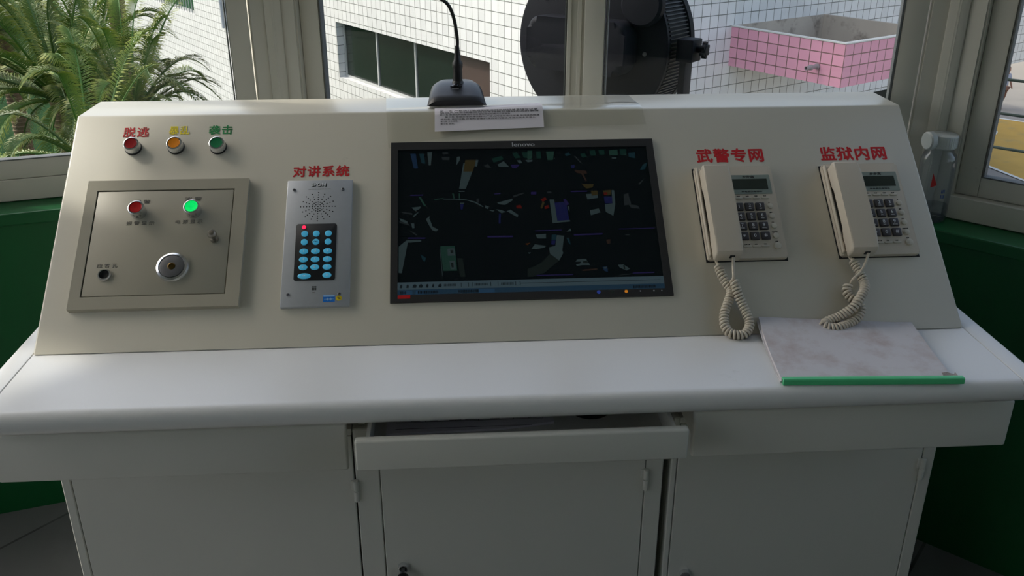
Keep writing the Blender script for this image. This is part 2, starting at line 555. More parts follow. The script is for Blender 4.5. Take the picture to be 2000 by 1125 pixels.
NAMES = {0: 'front', -1: 'front_left', 1: 'front_right', -2: 'left', 2: 'right', -3: 'far_left', 3: 'far_right', -4: 'rear_left', 4: 'rear_right', -5: 'back_left', 5: 'back_right', 6: 'back'}
ZSILL, ZHEAD, ZCEIL = 0.805, 2.42, 2.66
for k, nm in NAMES.items():
    inset = -0.02 if k == 0 else -0.09
    bm = BM()
    if k in (3, 4, 5, -5, 6):  # unseen sides, kept windowless so less light comes from right and rear
        prism(bm, wallpoly(k, inset, 0.06), 0, 0.95)
        prism(bm, wallpoly(k, inset, 0.06), 0.95, ZCEIL, mi=1)
        obj('wall_'+nm, bm, [M['greenwall'], M['whitewall']], kind='structure', smooth=False)
        continue
    prism(bm, wallpoly(k, inset+0.012, 0.06), 0, 0.775)
    prism(bm, wallpoly(k, inset, 0.06), 0.775, ZSILL, bev=0.004)
    prism(bm, wallpoly(k, inset+0.02, 0.06), 0.0, 0.05)
    prism(bm, wallpoly(k, -0.05, 0.06), ZHEAD, ZCEIL, mi=1)
    obj('wall_'+nm, bm, [M['greenwall'], M['whitewall']], kind='structure', smooth=False)

bm = BM()
prism(bm, [(corner(-k, 1.3).x, corner(-k, 1.3).y) for k in range(NSIDE)], -0.25, 0)
obj('floor', bm, M['floortile'], kind='structure', smooth=False)
bm = BM()
prism(bm, [(corner(-k, 0.35).x, corner(-k, 0.35).y) for k in range(NSIDE)], ZCEIL, ZCEIL+0.2)
obj('ceiling', bm, M['ceiling'], kind='structure', smooth=False)

def make_window(n, k):
    """white aluminium sliding window of one side"""
    m = side_m(k)
    L = side_len
    r = empty('window_%d' % n, m, kind='structure')
    z0, z1 = ZSILL+0.002, ZHEAD
    f = BM()
    ta = math.tan(PI/NSIDE)
    # outer frame: jambs meet their neighbours at the corner in a mitre
    for s in (0, 1):
        p = [(0.0004, 0.0), (0.053, 0.0), (0.053, 0.055), (0.0004-0.055*ta, 0.055)]
        if s: p = [(L-x, y) for x, y in reversed(p)]
        prism(f, p, z0, z1)
        q = [(0.0, -0.014), (0.021, -0.006), (0.021, 0.0), (0.0, 0.0)]
        if s: q = [(L-x, y) for x, y in reversed(q)]
        prism(f, q, z0, z1, bev=0.001, seg=1)
    for x in (0.050, L-0.0565): box(f, x, x+0.0065, 0.005, 0.0555, z0, z1)
    box(f, 0.053, L-0.053, 0.0, 0.055, z0, 0.859, 0.0015, 1)
    box(f, 0.053, L-0.053, 0.0, 0.055, z1-0.05, z1, 0.0015, 1)
    obj('frame', f, M['alu'], r)
    mid = L/2
    # outer sash (left half, set back) and inner sash (right half)
    for nm, a, b, ya, yb in (('sash', 0.057, 0.760, 0.024, 0.046), ('sash', 0.752, L-0.060, 0.002, 0.023)):
        s = BM()
        sw = 0.048
        lw = 0.046 if a > 0.5 else sw
        box(s, a, a+lw if a > 0.5 else a+sw, ya, yb, 0.860, z1-0.051, 0.002, 2)
        rw = sw if a > 0.5 else 0.050
        box(s, b-rw, b, ya, yb, 0.860, z1-0.051, 0.002, 2)
        if a < 0.5:
            # ribs of the interlock stile
            for x in (b-0.050, b-0.026, b-0.010):
                box(s, x, x+0.010, ya-0.006, ya+0.002, 0.862, z1-0.053, 0.001, 1)
        box(s, a+sw, b-rw, ya, yb, 0.860, 0.905, 0.002, 2)
        box(s, a+sw, b-rw, ya, yb, z1-0.096, z1-0.051, 0.002, 2)
        so = obj(nm, s, M['alu'], r)
        g = BM()
        for x in (a+sw+0.002, b-rw-0.006):
            box(g, x+0.0005, x+0.0035, ya-0.001, yb+0.001, 0.905, z1-0.096)
        box(g, a+sw, b-rw, ya-0.001, yb+0.001, 0.9045, 0.9075)
        obj('gasket', g, M['rubber'], so, smooth=False)
        g = BM()
        ym = (ya+yb)/2
        box(g, a+sw-0.004, b-rw+0.004, ym-0.002, ym+0.002, 0.901, z1-0.092)
        obj('glass_pane', g, M['glass'], so, smooth=False)
    return r
for n, k in enumerate((-1, 0, 1, -2, 2, -3, -4)):  # beyond the front three, unseen windows added only to let in light
    make_window(n+1, k)

# ------------------------------------------------------------------ the control console
ANG = math.atan2(H1, Y1)
PANEL = T(0, 0, ZD) @ RX(ANG)
def pm(u, s, h=0.0): return PANEL @ T(u, s, h)

con = empty('control_console', (W/2, 0.25, 0), 'long white steel control console with a sloped panel and worktop below the windows', 'control console')
YB = Y2 - 0.004
bm = BM()
my = Matrix(((0, 0, 1, 0), (1, 0, 0, 0), (0, 1, 0, 0), (0, 0, 0, 1)))    # local (x,y,z) -> world (z,x,y)
prism(bm, [(0.0, ZD+0.0005), (Y1, ZL), (Y2, ZL), (Y2, ZD+0.0005)], 0, W, m=my, bev=0.004, seg=3)
obj('panel_housing', bm, M['steel'], con, world=True)
bm = BM()
prof = [(Y2-0.02, 0.72), (Y2-0.02, ZD)]
for i in range(0, 13):
    a = math.radians(90 + 180*i/12)
    prof.append((-0.18 + 0.02*math.cos(a), 0.74 + 0.02*math.sin(a)))
prism(bm, prof, 0.0, W, m=my)
obj('worktop', bm, M['worktop'], con, world=True, sharp=50)
for x0, x1 in ((-0.0355, -0.0016), (W+0.0016, W+0.0355)):
    bm = BM()
    prism(bm, prof, x0, x1, m=my, bev=0.002, seg=2, capbev_only=True)
    obj('worktop_end_strip', bm, M['worktop'], con, world=True, sharp=50)
bm = BM()
box(bm, 0.0, W, 0.18, Y2-0.03, 0.607, 0.7195)
for x in (0.0, 0.545, 1.101, W-0.012):
    box(bm, x, x+0.012, -0.01, 0.18, 0.607, 0.7195)
for x0, x1 in ((-0.0015, -0.0001), (W+0.0001, W+0.0015)): box(bm, x0, x1, -0.17, Y2-0.03, 0.725, 0.7585, mi=1)  # near-black filler, paints the shade in the end-strip seams
obj('underframe', bm, [M['cabinet'], M['dark']], con, world=True, smooth=False)

def drawer(x0, x1, yf, z0, z1, depth, open_top=False, lab=None):
    r = empty('drawer', T((x0+x1)/2, yf, z0))
    bm = BM()
    box(bm, x0, x1, yf, yf+0.016, z0, z1, 0.004, 3)
    f = obj('drawer', bm, M['cabinet'], con, world=True, label=lab)
    bpy.data.objects.remove(r)
    b = BM()
    a0, a1 = x0+0.016, x1-0.016
    if x0 < 0: a0 = 0.014
    if x1 > W: a1 = W-0.014
    zt = z1-0.008
    box(b, a0, a0+0.006, yf+0.016, yf+depth, z0+0.004, zt)
    box(b, a1-0.006, a1, yf+0.016, yf+depth, z0+0.004, zt)
    box(b, a0+0.006, a1-0.006, yf+0.016, yf+depth, z0+0.004, z0+0.008)
    box(b, a0+0.006, a1-0.006, yf+depth-0.006, yf+depth, z0+0.008, zt)
    WM[f.name] = WM[con.name]
    obj('drawer_tray', b, M['cabinet'], f, world=True, smooth=False)
    return f
drawer(-0.019, 0.543, -0.160, 0.613, 0.703, 0.32)
drawer(1.118, 1.669, -0.160, 0.613, 0.703, 0.32)
drawer(0.563, 1.093, -0.222, 0.653, 0.709, 0.36, lab='shallow middle drawer pulled open')
WM_keep = None

# lettering on the panel (bold vinyl characters)
def ptext(body, x0, x1, s, size, m, bold=0.022, sp=1.1):
    return text('lettering', body, con, (x0+x1)/2, s, 0.0004, size, m, width=x1-x0, bold=bold, spacing=sp, fit_h=size, pm=WM[con.name].inverted() @ PANEL)
ptext('脱逃', 0.094, 0.142, 0.4620, 0.0225, M['red_txt'], 0.016, 1.18)
ptext('暴乱', 0.180, 0.219, 0.4650, 0.0195, M['yel_txt'], 0.010, 1.12)
ptext('袭击', 0.256, 0.301, 0.4645, 0.0210, M['grn_txt'], 0.016, 1.15)
ptext('对讲系统', 0.4235, 0.529, 0.365, 0.0240, M['red_txt'], 0.024, 1.12)
ptext('武警专网', 1.209, 1.342, 0.385, 0.0310, M['red_txt'], 0.024, 1.10)
ptext('监狱内网', 1.459, 1.592, 0.385, 0.0310, M['red_txt'], 0.024, 1.10)

def button(u, s, capmat, parent, label, pmx, r=0.0150, h=0.017, name='push_button', base=True):
    """ring-collared round button; pmx takes panel-local coordinates to the parent's frame"""
    bm = BM()
    lathe(bm, [(r*0.80, 0.0), (r*1.0, 0.0), (r*1.0, h*0.82), (r*0.96, h*0.96), (r*0.88, h), (r*0.80, h), (r*0.78, h*0.86), (0, h*0.86)], 36, pmx @ T(u, s, 0), close=False)
    o = obj(name, bm, M['chrome'], parent, label=label)
    if base:
        bm = BM()
        lathe(bm, [(0, 0), (r*1.06, 0), (r*1.06, h*0.18), (r*1.0, h*0.2)], 36, pmx @ T(u, s, 0), close=False)
        obj('gasket', bm, M['blackplastic'], o)
    bm = BM()
    lathe(bm, [(r*0.775, h*0.84), (r*0.775, h*0.93), (r*0.70, h*0.99), (r*0.45, h*0.96), (0, h*0.93)], 36, pmx @ T(u, s, 0), close=False)
    obj('lens' if 'lamp' in name else 'button_cap', bm, capmat, o)
    return o
cpx = WM[con.name].inverted() @ PANEL
button(0.117, 0.4250, M['redcap'], con, 'red push button', cpx)
button(0.1975, 0.4250, M['orangecap'], con, 'orange push button', cpx)
button(0.2775, 0.4235, M['greencap'], con, 'green push button', cpx)

# ------------------------------------------------------------------ base cabinets
def cabinet(x0, x1, dx0, dx1, lockx, lockz, hinge_x, label):
    y0, y1, zt = -0.02, 0.46, 0.604
    c = empty('base_cabinet', ((x0+x1)/2, 0.22, 0), label, 'cabinet', 'cabinets under the console')
    b = BM()
    for a, e in ((x0, dx0-0.0015), (dx1+0.0015, x1)):
        if e-a > 0.003: box(b, a, e, y0, y0+0.03, 0.0, zt, 0.002, 1)
    box(b, dx0-0.0015, dx1+0.0015, y0, y0+0.03, 0.592, zt)
    box(b, dx0-0.0015, dx1+0.0015, y0, y0+0.03, 0.0, 0.05)
    box(b, x0, x0+0.003, y0+0.03, y1, 0, zt)
    box(b, x1-0.003, x1, y0+0.03, y1, 0, zt)
    box(b, x0+0.003, x1-0.003, y1-0.003, y1, 0, zt)
    box(b, x0+0.003, x1-0.003, y0+0.03, y1-0.003, zt-0.003, zt)
    box(b, x0+0.003, x1-0.003, y0+0.03, y1-0.003, 0.04, 0.045)
    obj('carcass', b, M['cabinet'], c, world=True, smooth=False)
    d = BM()
    box(d, dx0, dx1, y0, y0+0.018, 0.0525, 0.590, 0.0015, 1)
    dr = obj('door', d, M['cabinet'], c, world=True)
    g = BM()
    box(g, dx0-0.0014, dx1+0.0014, y0+0.019, y0+0.029, 0.0505, 0.5915)
    obj('seam_backing', g, M['dark'], c, world=True, smooth=False)  # near-black sheet behind the door, stands in for shade in its seams
    for zc in (0.472, 0.13):
        hg = BM()
        cyl(hg, 0.0052, zc-0.023, zc-0.0005, 16, T(hinge_x+0.0012, y0-0.0035, 0), 0.0008)
        cyl(hg, 0.0052, zc+0.0005, zc+0.023, 16, T(hinge_x+0.0012, y0-0.0035, 0), 0.0008)
        box(hg, hinge_x-0.0085, hinge_x+0.002, y0-0.0035, y0+0.0005, zc+0.002, zc+0.022, 0.0004, 1)
        obj('hinge', hg, M['cabinet'], dr, world=True)
    lk = BM()
    lathe(lk, [(0.0105, 0.0), (0.0105, 0.006), (0.0095, 0.0085), (0.0075, 0.009), (0.0070, 0.007), (0, 0.007)], 28, T(lockx, y0, lockz) @ RX(PI/2), close=False)
    obj('lock', lk, M['chrome'], dr, world=True)
    return c, dr
ca, da = cabinet(0.008, 0.5335, 0.0265, 0.5315, 0.075, 0.26, 0.533, 'white steel cabinet under the left drawer, beside the green wall')
cb, db = cabinet(0.5345, 1.109, 0.5795, 1.0745, 0.612, 0.288, 1.0755, 'white steel cabinet under the open middle drawer, door with a keyed lock')
cc, dc = cabinet(1.1235, 1.637, 1.136, 1.611, 1.169, 0.240, 1.6125, 'white steel cabinet under the right drawer, past the dark gap')
k = empty('key', T(0.612, -0.029, 0.288), 'black-headed key hanging from the lock of the middle cabinet door', 'key')
bm = BM()
box(bm, -0.003, 0.003, -0.006, 0.0, -0.004, 0.004)
obj('blade', bm, M['steelgrey'], k)
bm = BM()
prism(bm, rrect(-0.010, 0.010, -0.034, -0.004, 0.005), -0.004, 0.004, RX(PI/2) @ T(0, 0, 0.010), 0.0015)
obj('bow', bm, M['blackplastic'], k)
bm = BM()
pts = [V((-0.011+0.010*math.cos(2*PI*i/20), -0.010, -0.030+0.010*math.sin(2*PI*i/20))) for i in range(21)]
tube(bm, pts, 0.0008, 6)
obj('key_ring', bm, M['chrome'], k)

# ------------------------------------------------------------------ what lies in the open drawer
o = empty('printed_sheet', T(0.72, -0.02, 0.6615), 'printed white form lying in the open middle drawer', 'paper')
bm = BM()
prism(bm, [(-0.115, -0.115), (0.075, -0.110), (0.168, -0.095), (0.175, 0.08), (-0.115, 0.08)], 0, 0.004)
obj('sheets', bm, M['paper'], o, smooth=False)
bm = BM()
for i in range(9):
    y = -0.103 + i*0.020
    box(bm, -0.10, 0.150-0.02*(i < 1), y, y+0.0008, 0.0041, 0.0043)
for x in (-0.10, -0.05, 0.0, 0.04, 0.07, 0.10, 0.15):
    box(bm, x, x+0.0008, -0.083, 0.06, 0.0041, 0.0043)
for i in range(26):
    x = random.uniform(-0.09, 0.13); y = -0.080 + 0.02*random.randrange(0, 7)
    box(bm, x, x+random.uniform(0.008, 0.022), y, y+0.006, 0.0041, 0.0043)
obj('form_print', bm, M['ink'], o, smooth=False)
o = empty('black_lid', T(0.956, -0.070, 0.6615), 'round black plastic lid lying in the open middle drawer', 'lid')
bm = BM()
lathe(bm, [(0, 0), (0.036, 0), (0.037, 0.004), (0.036, 0.012), (0.030, 0.014), (0.028, 0.010), (0, 0.010)], 36, close=False)
obj('disc', bm, M['blackgloss'], o)
bm = BM()
lathe(bm, [(0.009, 0.010), (0.009, 0.015), (0.007, 0.017), (0, 0.017)], 20, close=False)
obj('lid_knob', bm, M['blackgloss'], o)

# ------------------------------------------------------------------ alarm box in the panel
ab = empty('alarm_control_box', pm(0.1965, 0.212), 'beige metal alarm box set in the panel, with key lock and two indicator lamps', 'alarm box')
bm = BM()
X0, X1, Yb, Yt = -0.1475, 0.1475, -0.1320, 0.1330
ix0, ix1, iy0, iy1 = -0.1285, 0.1225, -0.1080, 0.1110
for a, b, c, d in ((X0, X1, iy1, Yt), (X0, X1, Yb, iy0), (X0, ix0, iy0, iy1), (ix1, X1, iy0, iy1)):
    prism(bm, [(a, c), (b, c), (b, d), (a, d)], 0, 0.012)
bmesh.ops.remove_doubles(bm, verts=bm.verts, dist=1e-6)
obj('frame', bm, M['boxgrey'], ab, smooth=False)
bm = BM()
box(bm, ix0, ix1, iy0, iy1, 0, 0.003)
obj('backing', bm, M['dark'], ab, smooth=False)
bm = BM()
box(bm, ix0+0.0022, ix1-0.0016, iy0+0.0018, iy1-0.0022, 0.003, 0.0115, 0.0012, 2)
dr = obj('door', bm, M['boxgrey'], ab)
I = T(0, 0, 0.0115)
button(-0.0475, 0.0625, M['redlamp'], dr, 'red indicator lamp', I, r=0.0148, h=0.020, name='indicator_lamp', base=False)
button(0.0520, 0.0625, M['greenlamp'], dr, 'lit green indicator lamp', I, r=0.0148, h=0.020, name='indicator_lamp', base=False)
for body, x, y, wd in (('报警显示', -0.0420, 0.0400, 0.050), ('电源显示', 0.0455, 0.0410, 0.049), ('应答孔', -0.0895, -0.0465, 0.036), ('报警', -0.044, 0.0860, 0.029), ('消警', 0.0485, 0.0895, 0.031)):
    text('lettering', body, dr, x, y, 0.0117, 0.0088, M['greyink'], width=wd, bold=0.012, spacing=1.5)
bm = BM()
lathe(bm, [(0.0080, 0.0), (0.0080, 0.002), (0.0045, 0.003), (0.0042, 0.009), (0.0065, 0.012), (0.0082, 0.0165), (0.0078, 0.021), (0.0050, 0.0245), (0, 0.0255)], 28, T(0.0945, 0.0035, 0.0115), close=False)
obj('knob', bm, M['nickel'], dr)
bm = BM()
lathe(bm, [(0.0285, 0.0), (0.0290, 0.002), (0.0270, 0.0060), (0.0235, 0.0075), (0.0225, 0.0065), (0.0222, 0.0050), (0, 0.0050)], 48, T(0.0255, -0.0535, 0.0115), close=False)
lk = obj('key_lock', bm, M['chrome'], dr)
bm = BM()
lathe(bm, [(0.0065, 0.0052), (0.0215, 0.0052), (0.0215, 0.0064), (0.0200, 0.0070), (0.0070, 0.0070), (0.0062, 0.0058)], 40, T(0.0255, -0.0535, 0.0115), close=False)
obj('lock_face', bm, M['steelgrey'], lk)
bm = BM()
lathe(bm, [(0.0068, 0.0052), (0.0068, 0.0074), (0.0052, 0.0080), (0.0046, 0.0056), (0, 0.0056)], 24, T(0.0255, -0.0535, 0.0115), close=False)
obj('keyhole', bm, mat('brass_cylinder', (0.16, 0.10, 0.03), 0.35, metal=0.9), lk)
bm = BM()
lathe(bm, [(0.0118, 0.0), (0.0118, 0.0020), (0.0105, 0.0042), (0.0088, 0.0042), (0.0080, 0.0012), (0.0080, 0.0006)], 32, T(-0.0915, -0.0655, 0.0115), close=False)
jk = obj('jack_ring', bm, M['chrome'], dr)
bm = BM()
lathe(bm, [(0, 0.0004), (0.0080, 0.0005)], 24, T(-0.0915, -0.0655, 0.0115), close=False)
obj('jack_hole', bm, M['dark'], jk, smooth=False)

# ------------------------------------------------------------------ intercom
it = empty('intercom_panel', pm(0.4765, 0.2080), 'silver aluminium intercom plate with a round speaker grille and pale blue keys', 'intercom')
bm = BM()
box(bm, -0.0610, 0.0610, -0.1320, 0.1320, 0, 0.0085, 0.0015, 2)
obj('faceplate', bm, M['brushed'], it)
Z = 0.0086
bm = BM()
sx, sy = -0.0020, 0.0735
dots = [(0, 0)]
for rr, n in ((0.0052, 8), (0.0095, 16)):
    for i in range(n): dots.append((rr*math.cos(2*PI*i/n), rr*math.sin(2*PI*i/n)))
for i in range(16):
    for rr in (0.0145, 0.0195, 0.0245, 0.0295) if i % 2 == 0 else (0.0165, 0.0220, 0.0278):
        dots.append((rr*math.cos(2*PI*i/16), rr*math.sin(2*PI*i/16)))
for x, y in dots: lathe(bm, [(0.00125, 0), (0, 0.00005)], 10, T(sx+x*1.08, sy+y*1.04, Z), close=False)
obj('speaker_grille', bm, M['dark'], it, smooth=False)
text('lettering', 'SPON', it, -0.0016, 0.1207, Z, 0.0108, M['ink'], width=0.0268, bold=0.05)  # black offset copy: painted shadow of the white letters
text('lettering', 'SPON', it, -0.0026, 0.1219, Z+0.0003, 0.0108, M['white_ink'], width=0.0262, bold=0.012)
bm = BM()
for i in range(14): box(bm, -0.021+i*0.003, -0.0192+i*0.003, 0.1112, 0.1124, Z-0.0002, Z+0.0001)
obj('print', bm, M['greyink'], it, smooth=False)
for x, y in ((-0.0475, 0.1108), (0.0430, 0.1105), (-0.0478, -0.1080), (0.0430, -0.1090)):
    bm = BM()
    lathe(bm, [(0.0032, 0), (0.0032, 0.0010), (0.0022, 0.0018), (0, 0.0018)], 18, T(x, y, Z-0.0002), close=False)
    sc = obj('screw', bm, M['steelgrey'], it)
    bm = BM()
    box(bm, -0.0022, 0.0022, -0.0005, 0.0005, 0.0017, 0.0019, m=T(x, y, Z-0.0001) @ RZ(0.6))
    obj('screw_slot', bm, M['dark'], sc, smooth=False)
bm = BM()
prism(bm, rrect(-0.0395, 0.0345, -0.0805, 0.0360, 0.004), Z-0.001, Z+0.0012, bev=0.0004, capbev_only=True)
kp = obj('keypad', bm, M['blackplastic'], it)
bm = BM()
lathe(bm, [(0.0038, 0), (0.0034, 0.0012), (0, 0.0016)], 20, T(-0.0255, 0.0290, Z+0.0010), close=False)
obj('status_light', bm, M['redled'], kp)
cols = (-0.0235, -0.0025, 0.0195)
rows = (0.0148, -0.0025, -0.0218, -0.0385, -0.0545)
lab = (('', '', ''), ('', 'CALL', ''), ('1', '2', '3'), ('4', '5', '6'), ('7', '8', '9'))
def bkey(x, y, rx, ry, t):
    bm = BM()
    pr = [(1.0, 0.0), (1.0, 0.0010), (0.88, 0.0019), (0.5, 0.0023), (0, 0.0024)]
    lathe(bm, [(a*rx, b) for a, b in pr], 28, T(x, y, Z+0.0011) @ Matrix.Diagonal((1, ry/rx, 1, 1)), close=False)
    ko = obj('key', bm, M['bluekey'], kp)
    if t: text('key_legend', t, ko, x, y, Z+0.0036, 0.0062 if len(t) == 1 else 0.0034, M['white_ink'] if t != 'CALL' else M['ink'], bold=0.01)
for j, y in enumerate(rows):
    for i, x in enumerate(cols):
        bkey(x, y, 0.0062 if j < 2 else 0.0080, 0.0062 if j < 2 else 0.0056, lab[j][i])
bkey(-0.0205, -0.0722, 0.0118, 0.0056, 'OK')
bkey(0.0200, -0.0712, 0.0080, 0.0056, '0')
bm = BM()
for i in range(3):
    for j in range(3):
        box(bm, -0.0060+i*0.0029, -0.0040+i*0.0029, -0.1000+j*0.0029, -0.0980+j*0.0029, Z-0.0002, Z+0.0001)
obj('microphone_grid', bm, M['ink'], it, smooth=False)
text('lettering', 'MIC', it, -0.0025, -0.1045, Z, 0.0032, M['greyink'])
bm = BM()
box(bm, 0.0145, 0.0355, -0.1240, -0.1100, Z-0.0002, Z+0.0002)
st = obj('blue_sticker', bm, M['bluesticker'], it, smooth=False, label='small blue sticker')
bm = BM()
box(bm, 0.0150, 0.0350, -0.1138, -0.1104, Z+0.0001, Z+0.0003)
for x in (0.0225, 0.0280):
    prism(bm, [(x-0.0026, -0.1185), (x, -0.1155), (x+0.0026, -0.1185), (x, -0.1215)], Z+0.0001, Z+0.0003)
box(bm, 0.0165, 0.0335, -0.1189, -0.1181, Z+0.0001, Z+0.0003)
obj('sticker_print', bm, M['palesticker'], st, smooth=False)
bm = BM()
lathe(bm, [(0.0052, 0), (0.0052, 0.0003), (0, 0.0003)], 24, T(0.0425, -0.1170, Z), close=False)
st = obj('yellow_sticker', bm, M['yelsticker'], it, smooth=False, label='small round yellow sticker')
bm = BM()
for a, b, y in ((-0.003, 0.001, 0.0008), (-0.001, 0.003, -0.0016)): box(bm, 0.0425+a, 0.0425+b, -0.1170+y, -0.1158+y, Z+0.0003, Z+0.0004)
obj('sticker_print', bm, M['ink'], st, smooth=False)

# ------------------------------------------------------------------ monitor let into the panel
mn = empty('monitor', pm(0.8665, 0.2530), 'black monitor set in the console panel, showing nine dim camera views', 'monitor')
mx, my0 = 0.8665, 0.2530
hw, hh = 0.2572, 0.1720
s0x, s1x, s0y, s1y = -0.2440, 0.2432, -0.1590+0.0015, 0.1545
bm = BM()
for a, b, c, d in ((-hw, hw, s1y, hh), (-hw, hw, -hh, s0y), (-hw, s0x, s0y, s1y), (s1x, hw, s0y, s1y)):
    box(bm, a, b, c, d, 0, 0.0052)
bmesh.ops.remove_doubles(bm, verts=bm.verts, dist=1e-6)
bz = obj('bezel', bm, M['bezel'], mn, smooth=False)
text('lettering', 'lenovo', bz, 0.0005, 0.1628, 0.0053, 0.0135, M['silver_ink'], width=0.0440, bold=0.015)
bm = BM()
box(bm, -0.2435, -0.2210, -0.1650, -0.1582, 0.0051, 0.0054)
obj('red_badge', bm, M['redlamp'], bz, smooth=False, label='small red badge')
for x, m_, r in ((0.120, M['blueled'], 0.0035), (0.145, M['lcd'], 0.0030), (0.1705, M['orangeled'], 0.0030), (0.1965, M['silver_ink'], 0.0012), (0.2215, M['silver_ink'], 0.0014), (0.236, M['silver_ink'], 0.0011)):
    bm = BM()
    lathe(bm, [(r, 0), (r, 0.0004), (0, 0.0006)], 18, T(x, -0.1620, 0.0052), close=False)
    obj('control_button', bm, m_, bz)
